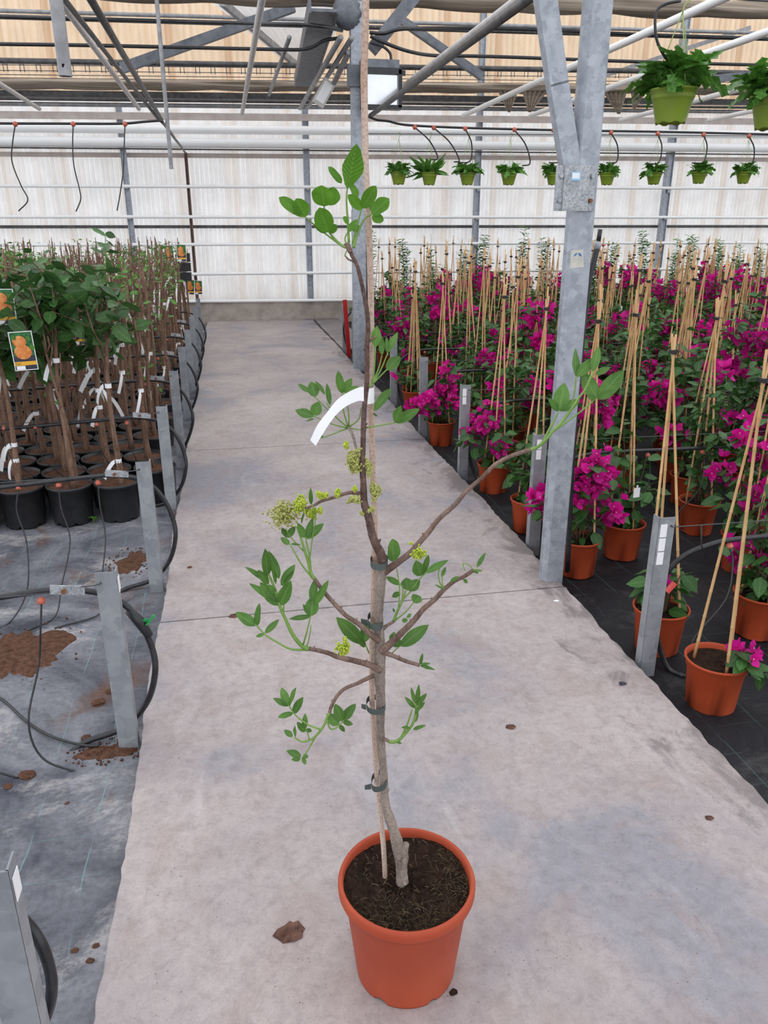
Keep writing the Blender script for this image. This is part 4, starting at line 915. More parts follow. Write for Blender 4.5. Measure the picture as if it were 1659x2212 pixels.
kfol = [small_foliage(40+i, 55, 0.95, 1.38, 0.15) for i in range(3)]
kfol_low = [small_foliage(50+i, 7, 0.35, 0.95, 0.05) for i in range(3)]

def text_mesh(body, size, mat):
    cu = bpy.data.curves.new('lettering', 'FONT'); cu.body = body; cu.size = size
    o = bpy.data.objects.new('lettering', cu); COL.objects.link(o); bpy.context.view_layer.update()
    me = bpy.data.meshes.new_from_object(o.evaluated_get(bpy.context.evaluated_depsgraph_get())); me.materials.clear(); me.materials.append(M[mat])
    bpy.data.objects.remove(o); bpy.data.curves.remove(cu); return me
KAKI = text_mesh('Kaki', 0.016, 'carddark')
def card(parent, w=0.105, h=0.185):
    """hanging picture label, built flat in local x-z facing -y, top edge at z=0"""
    mb = MB(); mb.box((0, 0, -h/2), (w, 0.0016, h)); c = ob('picture_card', mb.mesh('picture_card', 'paper', False), parent); c['label'] = 'picture card of orange persimmons'
    def rect(x0, z0, x1, z1, m, y=-0.0012):
        mb = MB(); mb.add([(x0,y,z0),(x1,y,z0),(x1,y,z1),(x0,y,z1)], [(0,1,2,3)]); ob('print', mb.mesh('print', m, False), c)
    b = 0.004
    rect(-w/2+b, -h*0.76, w/2-b, -b, 'cardgreen'); rect(-w/2+b, -h+b, w/2-b, -h*0.62, 'carddark', -0.0015); rect(-w/2+b, -h*0.87, w/2-b, -h*0.77, 'cardyellow', -0.0018)
    rect(-w/2+0.01, -h+b+0.001, -w*0.04, -h*0.88, 'paper', -0.0018)
    for (x, z, r, sy) in ((-w*0.10, -h*0.26, w*0.30, 0.9), (-w*0.02, -h*0.53, w*0.38, 0.88)):
        mb = MB(); mb.ball((x, -0.0016, z), r, 18, 8, (1, 0.03, sy)); ob('print', mb.mesh('print', 'cardorange'), c)
    for k, (x, z) in enumerate(((w*0.22,-h*0.12),(w*0.33,-h*0.36),(-w*0.36,-h*0.08))):
        mb = MB(); mb.leaf((x, -0.0025, z), (x+w*0.13, -0.0025, z-h*0.13), w*0.22, (0,-1,0), 0.02, 0, 5); ob('print', mb.mesh('print', 'leaf_kaki2'), c)
    tx = ob('lettering', KAKI, c, (-w/2+0.007, -0.0024, -h*0.845), (R(90), 0, 0))
    return c
rowY = [4.585]; dxr = 0.266; trees_k = []
while len(rowY) < 30:                                   # rows of touching pots; the drip lines run between two rows
    q = rowY[-1]+0.268
    for P_ in (4.675,5.87,7.07,8.27,9.47,10.67,11.87):
        if abs(q-(P_+0.005)) < 0.10: q = P_+0.105
    rowY.append(q)
# (row, column) of the trees that carry a leafy crown, and picture cards with the place where they hang
leafy = {(0,0),(0,1),(0,2),(0,3),(1,1),(1,2),(1,3),(2,1),(2,2),(2,3),(3,2)}
nrow = 30
for r_ in range(nrow):
    Y = rowY[r_]; xl = -0.30-0.262*Y-0.68
    if Y > 12.5: break
    c_ = 0
    while True:
        X = -0.605 - ((0.185 if r_ == 1 else 0.133) if r_ % 2 else 0.0) - c_*dxr
        if r_ == 0: X = -0.715 - c_*dxr
        if X < xl: break
        x = X+rk.uniform(-0.002,0.002); y = Y+rk.uniform(-0.006,0.006)
        trees_k.append((r_, c_, x, y)); c_ += 1
trees_k.append((0.5, 0, -0.516, 4.845))
cards = [((42,716),4.42,0.115),((4,624),4.55,0.105),((166,690),6.2,0.105),((391,528),9.6,0.105),((411,604),10.6,0.105),((428,606),11.6,0.105),((363,530),9.9,0.105)]
kgroup = 'persimmon saplings in black pots'
hosts = {}
for ci, (p, Y, w) in enumerate(cards):
    q = AT(*p, Y); best = min(range(len(trees_k)), key=lambda i: (trees_k[i][2]-q.x)**2+(trees_k[i][3]-q.y-0.05)**2)
    hosts.setdefault(best, []).append((q, w))
for i, (r_, c_, x, y) in enumerate(trees_k):
    hascard = i in hosts; lf = (r_, c_) in leafy
    sprout = (not lf) and r_ >= 3 and rk.random() < (0.28 if r_ > 6 else 0.45)
    tagged = rk.random() < 0.78
    look = ('leafy-crowned' if lf else 'sprouting' if sprout else 'bare')+' persimmon sapling in black pot'+(' with picture card' if hascard else ' with white paper tag' if tagged else ' without tag')
    grp = None
    if r_ == 0: look = look.replace(' in black pot', '')+', %s pot from the path in the front row' % ORD[c_+1]
    elif r_ == 0.5: look = look.replace(' in black pot', '')+', pot tucked behind the second zinc post'
    elif r_ in (1, 2): look = look.replace(' in black pot', '')+', %s pot from the path in the %s row' % (ORD[c_], ORD[r_])
    elif c_ == 0: look = look.replace(' in black pot', '')+', edge pot of the %s row beside the path' % (ORD[r_] if r_ < 14 else {14:'fifteenth',15:'sixteenth',16:'seventeenth',17:'eighteenth',18:'nineteenth',19:'twentieth',20:'twenty-first',21:'twenty-second',22:'twenty-third',23:'twenty-fourth',24:'twenty-fifth',25:'twenty-sixth',26:'twenty-seventh',27:'twenty-eighth',28:'twenty-ninth',29:'thirtieth'}[r_])
    else: grp = kgroup + (', leafy' if lf else ', sprouting' if sprout else ', bare') + (' with card' if hascard else ' tagged' if tagged else ' untagged'); seg = sum(1 for q in (4.675,5.87,7.07,8.27,9.47,10.67,11.87) if y > q); look += ', rows beyond the %s zinc post' % ORD[seg+2]; grp += ' beyond post %s' % ORD[seg+2]
    t = thing('persimmon_sapling', look, 'sapling', (x, y, ZL), 0, grp)
    ob('pot', kpot, t, rot=(0,0,rk.uniform(0,6))); ob('soil', ksoils[i % 3], t)
    me, pts = whips[rk.randrange(4, 12)] if (lf or r_ > 8) else whips[rk.randrange(12)]
    sc = 1.0 if not lf else rk.uniform(0.88,0.97)
    ob('stem', me, t, sc=(1,1,sc))
    if rk.random() < 0.35:      # second stem from the same pot
        ob('stem', whips[rk.randrange(12)][0], t, (rk.uniform(-0.05,0.05), 0.0, 0), (0,0,rk.choice((0, math.pi))), (0.8,0.8,0.9))
    if tagged:
        for _ in range(1 if rk.random() < 0.45 else 2):
            k = rk.randint(2, 9); p = pts[k]; ob('paper_tag', tags[rk.randrange(6)], t, (p.x, p.y, p.z*sc), (0,0,rk.uniform(-0.9,0.9)), rk.uniform(0.85,1.1))
    for q, w in hosts.get(i, []):
        cd = card(t, w, w*1.76); cd.location = q-Vector((x, y, ZL)); cd.rotation_euler = (0, rk.uniform(-0.05,0.12), rk.uniform(-0.15,0.15))
    if lf:
        top_ = pts[-1].copy(); top_.z *= sc
        for b in range(7):     # green shoots with broad leaves
            a = 2*math.pi*b/7+rk.uniform(-0.4,0.4); up_ = b == 0
            base = pts[rk.randint(9, 12)].copy(); base.z *= sc
            L = rk.uniform(0.36,0.50) if up_ else rk.uniform(0.22,0.36)
            d = Vector((math.cos(a)*(0.1 if up_ else 0.75), math.sin(a)*(0.1 if up_ else 0.75), 1.0 if up_ else rk.uniform(0.15,0.8))).normalized()
            mb = MB(); e = base+d*L; m_ = base.lerp(e, 0.5)+Vector((0,0,0.02)); mb.tube([base, m_, e], [0.0045,0.0035,0.002], 6)
            sh = ob('shoot', mb.mesh('shoot', 'shoot' if up_ else 'bark_kaki'), t); nl = 19 if up_ else 12
            for k in range(nl):
                f = (k+1.5)/(nl+0.3); p = base.lerp(e, min(1, f)); aa = k*2.4+a
                ld = Vector((math.cos(aa), math.sin(aa), rk.uniform(-0.9,0.9))); s = rk.uniform(0.095,0.15)*(1.0-0.48*f*(1 if up_ else 0.4))
                mtx = Matrix.Translation(p) @ orient(ld, rk.uniform(-1.2,1.2)) @ Matrix.Scale(s, 4)
                o = ob('leaf', kleafs[rk.randrange(3)], sh); o.matrix_local = mtx
    elif sprout:
        o = ob('foliage', kfol[rk.randrange(3)], t, (pts[-4].x, pts[-4].y, rk.uniform(-0.05,0.08)), (0,0,rk.uniform(0,6))); o['kind'] = 'stuff'
    elif rk.random() < 0.4:
        o = ob('foliage', kfol_low[rk.randrange(3)], t, (0,0,0), (0,0,rk.uniform(0,6))); o['kind'] = 'stuff'
# black crates behind the front saplings
for i, (x, y) in enumerate(((50, 648), (372, 545))):
    Y = (6.55, 10.2)[i]; c = AT(x, y, Y); bx_, by_ = max(((c.x+0.02*u, Y+0.02*v) for u in range(-7, 8) for v in range(-8, 9)), key=lambda q: min((q[0]-k[2])**2+(q[1]-k[3])**2 for k in trees_k)); c.x, Y = bx_, by_; t = thing('crate_stack', ['stack of black plastic crates among the leafy saplings','black plastic crate hung among the furthest saplings'][i], 'crate', (c.x, Y, c.z-0.34))
    for k in range(3):
        mb = MB(); z = c.z-0.06-0.11*k; mb.box((c.x, Y, z), (0.135, 0.085, 0.095)); part('crate', mb, 'black', t, False)
        mb = MB(); mb.box((c.x, Y-0.036, z+0.046), (0.142, 0.026, 0.012)); part('crate_rim', mb, 'hose', t, False)
    mb = MB(); mb.box((c.x, Y, (c.z-0.32+ZL)/2), (0.022, 0.022, c.z-0.32-ZL)); part('support', mb, 'bark_kaki', t, False)

# ================================================================== bougainvillea bed (right)
rb = random.Random(77)
BH = 0.195
mb = MB(); mb.lathe([(0.078,0.004),(0.086,0.0),(0.087,0.004),(0.100,BH-0.04),(0.105,BH-0.036),(0.1075,BH-0.012),(0.113,BH-0.010),(0.1145,BH-0.002),(0.111,BH),(0.106,BH-0.002),(0.103,BH-0.03)], 30)
for i, v in enumerate(mb.v):
    if i < 60 and (i % 30) % 6 == 0: v.z += 0.008
bpot = mb.mesh('pot', 'terra')
bsoils = [soil_mesh(0.104, BH-0.022, 'soil', 60+s) for s in range(3)]
bleaf = [unit_leaf(0.62, 0.2, 0.18, 0.72, 5, 0.1, s) for s in range(3)]
bleaf_me = [u.mesh('leaf', 'leaf_boug') for u in bleaf]
def flower_unit(seed):
    rr = random.Random(seed); mb = MB()
    for k in range(3):
        a = 2*math.pi*k/3+rr.uniform(-0.2,0.2); d = Vector((math.cos(a), math.sin(a), 0.75)); mb.leaf((0,0,0), d*0.95, 0.95, Vector((-math.cos(a)*0.75, -math.sin(a)*0.75, 1)), 0.12, -0.12, 5, 0.8, 0.18, rr)
    return mb
bflow = [flower_unit(s) for s in range(3)]
def bflow_mesh(u):
    mb = MB(); mb.bake(u, Matrix()); mb.cur = 1; mb.ball((0,0,0.42), 0.075, 6, 3); return mb.mesh('flower', ['bract', 'bractc'])
bflow_me = [bflow_mesh(u) for u in bflow]
def plan(rr, nshoot, nleaf, nclump, nflow, hmax, rad, big=1.0, bad=lambda p: False):
    """one plant: shoots as point lists, leaf and flower placements (local to the pot)"""
    shoots, leaves, flowers = [], [], []
    for i in range(nshoot):
        a = 2*math.pi*i/nshoot+rr.uniform(-0.5,0.5); H = rr.uniform(0.35,1.0)*hmax; rd = rad*rr.uniform(0.5,1.0)*(1.0 if H < 0.6*hmax else 0.45)
        p = [Vector((0.02*math.cos(a), 0.02*math.sin(a), BH-0.03)), Vector((rd*0.45*math.cos(a), rd*0.45*math.sin(a), BH+H*0.4)), Vector((rd*0.8*math.cos(a+0.3), rd*0.8*math.sin(a+0.3), BH+H*0.8)), Vector((rd*math.cos(a+0.5), rd*math.sin(a+0.5), BH+H*(0.8 if H < 0.5*hmax else 1.0)))]
        P = crom(p, 4)
        if any(bad(q) for q in P):                      # grow away from a post
            P = [Vector((abs(q.x), q.y, q.z)) for q in P]
        shoots.append(P)
        for k in range(nleaf):
            q = P[min(len(P)-1, int((0.12+0.88*rr.random())*len(P)))]
            for _ in range(12):
                aa = rr.uniform(0,6.28); d = Vector((math.cos(aa), math.sin(aa), rr.uniform(-0.8,0.5)))
                if not any(bad(q+d*f) for f in (0.02,0.06,0.1)): break
            leaves.append(Matrix.Translation(q+d*0.015) @ orient(d, rr.uniform(-0.7,0.7)) @ Matrix.Scale(rr.uniform(0.045,0.085)*big, 4))
    for i in range(nclump):
        P = rr.choice(shoots); q = P[rr.randint(len(P)//2, len(P)-1)]
        for k in range(nflow):
            for _ in range(12):
                d = Vector((rr.gauss(0,1), rr.gauss(0,1), rr.gauss(0,0.9))).normalized(); c = q+d*rr.uniform(0.01,0.07)
                if not (bad(c) or bad(c+d*0.045)): break
            flowers.append(Matrix.Translation(c) @ orient(Vector((-d.y, d.x, 0.1)), 0, d) @ Matrix.Scale(rr.uniform(0.032,0.046), 4))
    return shoots, leaves, flowers
variants = []
for i in range(8):
    rr = random.Random(300+i); fl = (7,5,8,3,6,2,1,0)[i]
    sh, lv, fw = plan(rr, 11, 20, fl, 11, rr.uniform(0.60,0.92), 0.32)
    m1, m2, m3 = MB(), MB(), MB()
    for P in sh: m1.tube(P, lerp_list([0.0035,0.0018], len(P)), 5, False)
    for m_ in lv: m2.bake(bleaf[rr.randrange(3)], m_)
    for m_ in fw: m3.bake(bflow[rr.randrange(3)], m_)
    variants.append((m1.mesh('twigs', 'twig'), m2.mesh('foliage', 'leaf_boug'), m3.mesh('bracts', 'bract') if fw else None, fl))
def cane_mesh(L):
    mb = MB(); pts = []; rad = []; n = int(L/0.085)
    for i in range(n+1):
        z = L*i/n; r = 0.0058-0.0012*i/n
        pts += [Vector((0,0,z-0.004)), Vector((0,0,z)), Vector((0,0,z+0.004))] if 0 < i < n else [Vector((0,0,z))]
        rad += [r, r*1.22, r] if 0 < i < n else [r]
    mb.tube(pts, rad, 6); return mb.mesh('cane', 'cane')
canes = [cane_mesh(1.0)]
mb = MB()
for k in range(3):
    P = [Vector((0.016*math.cos(a), 0.016*math.sin(a), 0.006*(k-1)+0.002*math.sin(a*2+k))) for a in [2*math.pi*j/10 for j in range(11)]]
    mb.tube(P, 0.0032, 5, False)
mb.tube([Vector((0.016,0,0)), Vector((0.03,-0.006,0.004)), Vector((0.04,-0.01,-0.006))], 0.002, 4)
tieme = mb.mesh('cane_tie', 'black')
def teepee(t, lean, H, rr, spread=0.075, ncane=3, a0=None):
    top = Vector((lean[0], lean[1], H)); a0 = rr.uniform(0,6.28) if a0 is None else a0
    for k in range(ncane):
        a = a0+2*math.pi*k/ncane; b = Vector((spread*math.cos(a), spread*math.sin(a), BH-0.05)); c = top+Vector((-math.cos(a), -math.sin(a), 0))*0.004
        d = c-b; e = b+d*(1+rr.uniform(0.03,0.10)); L = (e-b).length
        o = ob('cane', canes[0], t); o.matrix_local = Matrix.Translation(b) @ d.to_track_quat('Z', 'Y').to_matrix().to_4x4() @ Matrix.Diagonal((1,1,L,1))
    ob('cane_tie', tieme, t, top-Vector((0,0,0.01)), (0,0,rr.uniform(0,6)), 0.9)
def name_tag(t, x, y, z, rz, w=0.035, h=0.05):
    mb = MB(); mb.box((0,0,0), (w,0.0012,h)); mb.box((0,0,h*0.6), (w*0.25,0.0012,h*0.35)); ob('plant_label', mb.mesh('plant_label', 'paper', False), t, (x,y,z), (0,0,rz))
# nearest plants: every leaf and flower head a piece of its own
near = [  # x, y, shoots, leaves, clumps, flowers, hmax, rad, lean, H, label
 (1.66,2.19,3,4,2,3,0.10,0.16,(-0.02,-0.02),1.22,'nearly bare bougainvillea with one magenta tuft over its pot rim, at the path edge'),
 (1.67,2.60,4,5,1,2,0.18,0.22,(-0.07,0.04),1.24,'sparse bougainvillea in terracotta pot right behind a zinc post with paper remnants'),
 (2.16,2.64,8,9,6,9,0.46,0.24,(-0.02,0.02),1.26,'bougainvillea with drooping green shoots beside the nearly bare one'),
 (1.655,3.37,9,9,12,12,0.46,0.25,(0.02,0.05),1.26,'bougainvillea full of magenta bracts next to the forked steel post'),
 (1.98,3.53,8,9,2,6,0.55,0.24,(-0.05,0.02),1.27,'leafy bougainvillea with a white plant label behind the forked steel post'),
 (1.63,3.98,8,9,1,4,0.45,0.20,(0.03,0.03),1.26,'mostly green bougainvillea squeezed between zinc post and forked post'),
 (1.655,4.70,9,9,8,11,0.44,0.28,(0.02,0.02),1.26,'bougainvillea with a low magenta spray over the path edge, clear terracotta pot'),
 (1.615,5.90,9,9,12,12,0.42,0.26,(-0.01,0.02),1.26,'bougainvillea with a dense magenta dome in a terracotta pot at the path edge'),
 (1.675,7.13,7,8,1,3,0.40,0.18,(0.0,0.0),1.28,'small green bougainvillea with white label under a tall seven-cane teepee'),
 (2.50,3.25,9,10,8,10,0.56,0.25,(0.02,0.0),1.26,'bushy bougainvillea right of the leafy one with white label'),
 (2.08,4.25,9,10,8,10,0.60,0.25,(0.0,0.0),1.27,'bushy bougainvillea directly behind the forked steel post'),
]
taken = []
POSTS = [(1.437,3.185,0.05,0.03), (1.50,3.255,0.015,0.015)]+[(1.518,q,0.032,0.024) for q in (2.422,3.633,4.96,6.13,7.33)]
for i, (x, y, ns, nl, nc, nf, hm, rd, ln, H, lb) in enumerate(near):
    rr = random.Random(900+i); t = thing('bougainvillea', lb, 'potted plant', (x, y, ZR)); taken.append((x, y))
    ob('pot', bpot, t, rot=(0,0,rr.uniform(0,6))); ob('soil', bsoils[i % 3], t)
    def bad(p, x=x, y=y): return any(abs(p.x+x-a) < u+0.03 and abs(p.y+y-b) < v+0.03 for a, b, u, v in POSTS)
    sh, lv, fw = plan(rr, ns+2, nl+3, nc, nf+2, hm, rd, 1.2, bad)
    if i == 0:      # the few shoots hang over the right hand side of the rim
        sh = [crom([Vector((0.01,-0.02,BH-0.03)), Vector((0.02+0.025*k,-0.06,BH+0.05)), Vector((0.04+0.035*k,-0.10,BH+0.03-0.025*k))], 4) for k in range(3)]
        lv = []; fw = []
        for P in sh:
            for _ in range(5):
                q = P[rr.randint(4, len(P)-1)]; aa = rr.uniform(3.4,6.6); d = Vector((math.cos(aa), math.sin(aa), rr.uniform(-0.8,0.3))); lv.append(Matrix.Translation(q) @ orient(d, rr.uniform(-0.5,0.5)) @ Matrix.Scale(rr.uniform(0.055,0.085), 4))
        for _ in range(8):
            d = Vector((rr.gauss(0,1), rr.gauss(0,1), rr.gauss(0,1)+0.4)).normalized(); fw.append(Matrix.Translation(Vector((0.045,-0.075,BH+0.045))+d*0.034) @ orient(Vector((-d.y, d.x, 0.1)), 0, d) @ Matrix.Scale(0.034, 4))
    for P in sh:
        mb = MB(); mb.tube(P, lerp_list([0.004,0.002], len(P)), 5); ob('twig', mb.mesh('twig', 'twig'), t)
    for m_ in lv: o = ob('leaf', bleaf_me[rr.randrange(3)], t); o.matrix_local = m_
    for m_ in fw: o = ob('flower', bflow_me[rr.randrange(3)], t); o.matrix_local = m_
    teepee(t, ln, H, rr, 0.08, 7 if i == 8 else 3)
    if i == 4: name_tag(t, -0.05, -0.18, 0.42, 0.1)
    if i == 8: name_tag(t, 0.03, -0.12, 0.36, 0.3, 0.03, 0.07)
    if i == 1: name_tag(t, -0.10, -0.09, BH+0.04, 0.5, 0.03, 0.05)
# the rest of the bed
VALVE = Vector((1.74, 10.5, 0)); taken.append((1.74, 10.5))
POSTY = (2.422,3.633,4.96,6.13,7.33,8.53,9.73,10.6)
bl = {0:'without flowers',1:'with few magenta bracts',2:'with many magenta bracts'}
y = 2.75; row = 0
while y < 12.2:
    x = 1.68 + (0.21 if row % 2 else 0)
    for P_ in POSTY:                                # keep the canes clear of the drip hoses and wires
        if abs(y-P_) < 0.16: y = P_+0.165
    if y > 10.3: x += 0.45
    while x < 0.38+0.80*y+0.70:
        X = x+rb.uniform(-0.05,0.05); Y = y+rb.uniform(-0.03,0.03); x += 0.425
        if any((X-a)**2+(Y-b)**2 < 0.33**2 for a, b in taken) or (X < 2.45 and Y < 3.2) or (X < 1.84 and Y < 7.6): continue
        if Y < 4.2 and rb.random() < 0.15: continue
        if X < 1.9 and min(abs(Y-P_) for P_ in POSTY+(9.13,)) < 0.33: X += 0.21; x += 0.21
        if any((X-a)**2+(Y-b)**2 < 0.33**2 for a, b in taken): continue
        tw, fo, br, fl = variants[rb.randrange(8)]; k = 2 if fl > 4 else 1 if fl else 0
        t = thing('bougainvillea', 'bougainvillea %s on bamboo canes, beyond the %s zinc post' % (bl[k], ORD[sum(1 for q in (2.422,3.633,4.96,6.13,7.33,8.53,9.73,10.6) if Y > q)]), 'potted plant', (X, Y, ZR), rb.uniform(0,6.28), 'bougainvilleas %s beyond the %s post' % (bl[k], ORD[sum(1 for q in (2.422,3.633,4.96,6.13,7.33,8.53,9.73,10.6) if Y > q)]))
        ob('pot', bpot, t); ob('soil', bsoils[rb.randrange(3)], t); s = rb.uniform(0.9,1.15)
        ob('twigs', tw, t, sc=(1,1,s))
        o = ob('foliage', fo, t, sc=(s,s,s)); o['kind'] = 'stuff'
        if br: o = ob('bracts', br, t, sc=(s,s,s)); o['kind'] = 'stuff'
        teepee(t, (rb.uniform(-0.06,0.06), rb.uniform(-0.06,0.06)), rb.uniform(1.18,1.42) if rb.random() < 0.8 else rb.uniform(0.95,1.15), rb, 0.08)
        if rb.random() < 0.12: name_tag(t, rb.uniform(-0.1,0.1), -0.1, rb.uniform(0.6,1.0), rb.uniform(-0.5,0.5))
    y += 0.43; row += 1
# upright leafy shrubs in the last row before the wall
def upright(seed):
    rr = random.Random(seed); mb = MB(); st = MB()
    for s_ in range(3):
        a = rr.uniform(0,6.28); e = Vector((0.10*math.cos(a), 0.10*math.sin(a), rr.uniform(1.15,1.55))); b = Vector((0,0,BH-0.03)); st.tube([b, b.lerp(e,0.5)+Vector((0.02,0,0)), e], [0.006,0.004,0.002], 5, False)
        for k in range(75):
            p = b.lerp(e, 0.25+0.75*k/75); aa = k*2.4; d = Vector((math.cos(aa), math.sin(aa), rr.uniform(-0.1,0.7))); mb.bake(kleafs2[1], Matrix.Translation(p) @ orient(d, rr.uniform(-0.6,0.6)) @ Matrix.Diagonal((0.05,0.10,0.1,1)))
    return st.mesh('stems', 'shoot'), mb.mesh('foliage', 'leaf_kaki2')
ups = [upright(s) for s in range(3)]
for i in range(19):
    x = 2.35+i*0.47; t = thing('leafy_shrub', 'upright light green shrub in terracotta pot along the wall', 'shrub', (x+rb.uniform(-0.12,0.12), 12.75+rb.uniform(-0.15,0.3), ZR), rb.uniform(0,6), 'light green shrubs along the wall')
    ob('pot', bpot, t); ob('soil', bsoils[0], t); st, fo = ups[i % 3]; ob('stems', st, t); o = ob('foliage', fo, t, sc=(1,1,rb.uniform(0.85,1.1))); o['kind'] = 'stuff'

# ================================================================== short zinc posts, wires, drip hoses
rp = random.Random(9)
def angle_post(x, y, z0, side, label, sticker=0):
    t = thing('row_post', label, 'post', (x, y, z0)); h = 0.60-z0; mb = MB(); th = 0.004
    hx, hz, q = x+side*0.018, 0.565, 0.0045                                   # plate with a square punched hole
    mb.box((x, y-0.022, (z0+hz-q)/2), (0.062, th, hz-q-z0)); mb.box((x, y-0.022, (hz+q+z0+h)/2), (0.062, th, z0+h-hz-q))
    mb.box(((x-0.031+hx-q)/2, y-0.022, hz), (hx-q-x+0.031, th, 2*q)); mb.box(((x+0.031+hx+q)/2, y-0.022, hz), (x+0.031-hx-q, th, 2*q))
    part('face', mb, 'galv_post', t, False)
    mb = MB(); mb.box((x-side*(0.031-th/2), y, z0+h/2), (th, 0.044, h)); part('flange', mb, 'galv_post', t, False)
    if sticker:
        for k in range(sticker):
            mb = MB(); mb.box((x-side*(0.033 if side < 0 else 0.012), y-(0.0 if side < 0 else 0.0255), 0.55-0.055*k), ((0.002, 0.03, 0.05) if side < 0 else (0.026, 0.002, 0.05))); part('sticker', mb, 'paper', t, False)
    return t
LY = [1.12, 2.316, 3.52, 4.675, 5.87, 7.07, 8.27, 9.47, 10.67, 11.87]
RY = [1.22, 2.422, 3.633, 4.96, 6.13, 7.33, 8.53, 9.73, 10.6]
lname = ['standing alone in the bare ground with bent hose','white sticker, green tap beside it','in front of the first pots','at the corner of the first pots']
for i, Y in enumerate(LY):
    lb = 'zinc angle post left of the path, '+(lname[i] if i < 4 else '%s along the sapling bed' % ORD[i])
    angle_post(-0.425 if i else -0.45, Y, ZL, -1, lb, 1 if i in (0,1) else 0)
rname = {1:'with torn white stickers, beside the sparse bougainvilleas',2:'with torn white stickers, left of the forked post',3:'with white paint flakes, among magenta sprays',4:'between two terracotta pots at the path edge'}
for i, Y in enumerate(RY):
    if i == 0: continue
    angle_post(1.518, Y, ZR, 1, 'zinc angle post right of the path, '+rname.get(i, '%s along the bougainvillea bed' % ORD[i]), 3 if i == 1 else 2 if i in (2,3) else 0)
# tension wires with turnbuckle plates (left rows)
for i, Y in enumerate(LY):
    if i == 0 or i > 7: continue
    t = thing('tension_wire', 'wire with flat zinc plate hooked to the zinc post at the %s sapling row end' % ORD[i], 'wire', (-0.47, Y, 0.5))
    x = -0.425; mb = MB(); mb.tube([(x-0.018, Y-0.010, 0.565), (x-0.018, Y-0.031, 0.565), (x-0.05, Y-0.031, 0.562), (x-0.075, Y-0.025, 0.56)], 0.0022, 5); part('hook', mb, 'wire', t)
    mb = MB(); mb.box((x-0.115, Y-0.025, 0.552), (0.10, 0.004, 0.03), Matrix.Rotation(0.12, 3, 'Y')); pl = part('plate', mb, 'galv_plate', t, False)
    mb = MB(); mb.tube([(x-0.125, Y-0.026, 0.551), (x-0.125, Y-0.036, 0.551)], 0.008, 6); part('bolt', mb, 'rust', pl, False)
    mb = MB(); mb.tube([(x-0.16, Y-0.025, 0.547), (x-1.2, Y-0.02, 0.53), (x-0.6-0.27*Y, Y-0.02, 0.53)], 0.0022, 4); part('wire', mb, 'wire', t)
def dripper(t, p, drop):
    mb = MB(); mb.lathe([(0.006,-0.022),(0.012,-0.020),(0.013,-0.010),(0.009,-0.006),(0.006,0.0)], 10, p, (True, True)); part('dripper', mb, 'dripred', t)
    mb = MB(); mb.tube(crom([Vector(p)+Vector((0,0,-0.02))]+[Vector(p)+Vector(d) for d in drop], 5), 0.0034, 6); part('drip_tube', mb, 'hose', t)
for i, Y in enumerate(LY):
    if i == 0 or i > 8: continue
    x = -0.425; xe = x-0.5-0.28*Y
    t = thing('drip_line', 'black drip hose looping over the zinc post at the %s sapling row end' % ORD[i], 'hose', (x, Y, ZL))
    pts = [(xe,Y+0.03,0.475),((xe+x)/2,Y+0.03,0.495),(x-0.28,Y+0.03,0.525),(x-0.14,Y+0.04,0.525),(x-0.02,Y+0.05,0.49),(x+0.055,Y+0.05,0.42),(x+0.10,Y+0.045,0.30),(x+0.105,Y+0.03,0.20),(x+0.06,Y+0.048,0.07),(x-0.03,Y+0.048,ZL+0.035),(x-0.14,Y+0.03,ZL+0.012),(x-0.20,Y+0.0,ZL-0.01)]
    if i > 3: pts = pts[:8]+[(x+0.05,Y+0.06,0.05),(x-0.02,Y+0.08,ZL)]
    mb = MB(); mb.tube(crom(pts, 6), 0.0105, 8); part('hose', mb, 'hose', t)
    if i == 1:
        p = Vector((x+0.075,Y+0.045,0.385)); mb = MB(); mb.tube([p+Vector((-0.03,0,0.045)), p, p+Vector((0.025,-0.006,-0.05))], [0.0135,0.019,0.014], 10); v = part('valve', mb, 'black', t)
        mb = MB(); mb.tube([p, p+Vector((0.022,-0.01,0.012))], 0.006, 8); mb.bar(p+Vector((0.02,-0.012,-0.004)), p+Vector((0.048,-0.012,0.026)), 0.006, 0.014, (0,1,0)); part('tap_handle', mb, 'gtap', v, False)
    for k in range(2 if i == 1 else 5):
        px_ = x-0.21-0.17*k
        dr = [(-0.01,-0.02,-0.10),(-0.03,-0.03,-0.22),(-0.07,-0.10,-0.38),(-0.04,-0.13,-0.50),(0.06,-0.14,-0.565)] if i <= 2 else [(-0.01,0.0,-0.08),(0.02,-0.01,-0.20),(0.05+0.02*k,0.02,-0.33)]
        if i == 2: dr = [(rp.uniform(-0.02,0.02),-0.02,-0.12),(rp.uniform(0.0,0.03),-0.06,-0.26),(rp.uniform(-0.02,0.02),-0.16,-0.44),(rp.uniform(-0.10,0.0),-0.24,-0.548),(rp.uniform(-0.2,-0.1),-0.34,-0.555)]
        dripper(t, (px_, Y+0.03, 0.51), dr)
hosepath('loose_drip_tube', [GZ(x, y, ZL+0.012) for x, y in ((-30,1490),(10,1515),(60,1560),(110,1590),(170,1608),(212,1612))], 0.0045, 'hose', 'thin loose black drip tube lying across the left ground fabric', k=6)
hosepath('loose_hose', [AT(x, y, Y) for x, y, Y in ((0,1972,1.20),(35,1978,1.20),(65,2003,1.20),(92,2045,1.19),(108,2095,1.18),(112,2135,1.17),(104,2180,1.17),(80,2240,1.18),(40,2330,1.19))], 0.0115, 'hose', 'black hose bent beside the sticker post in the bare ground')
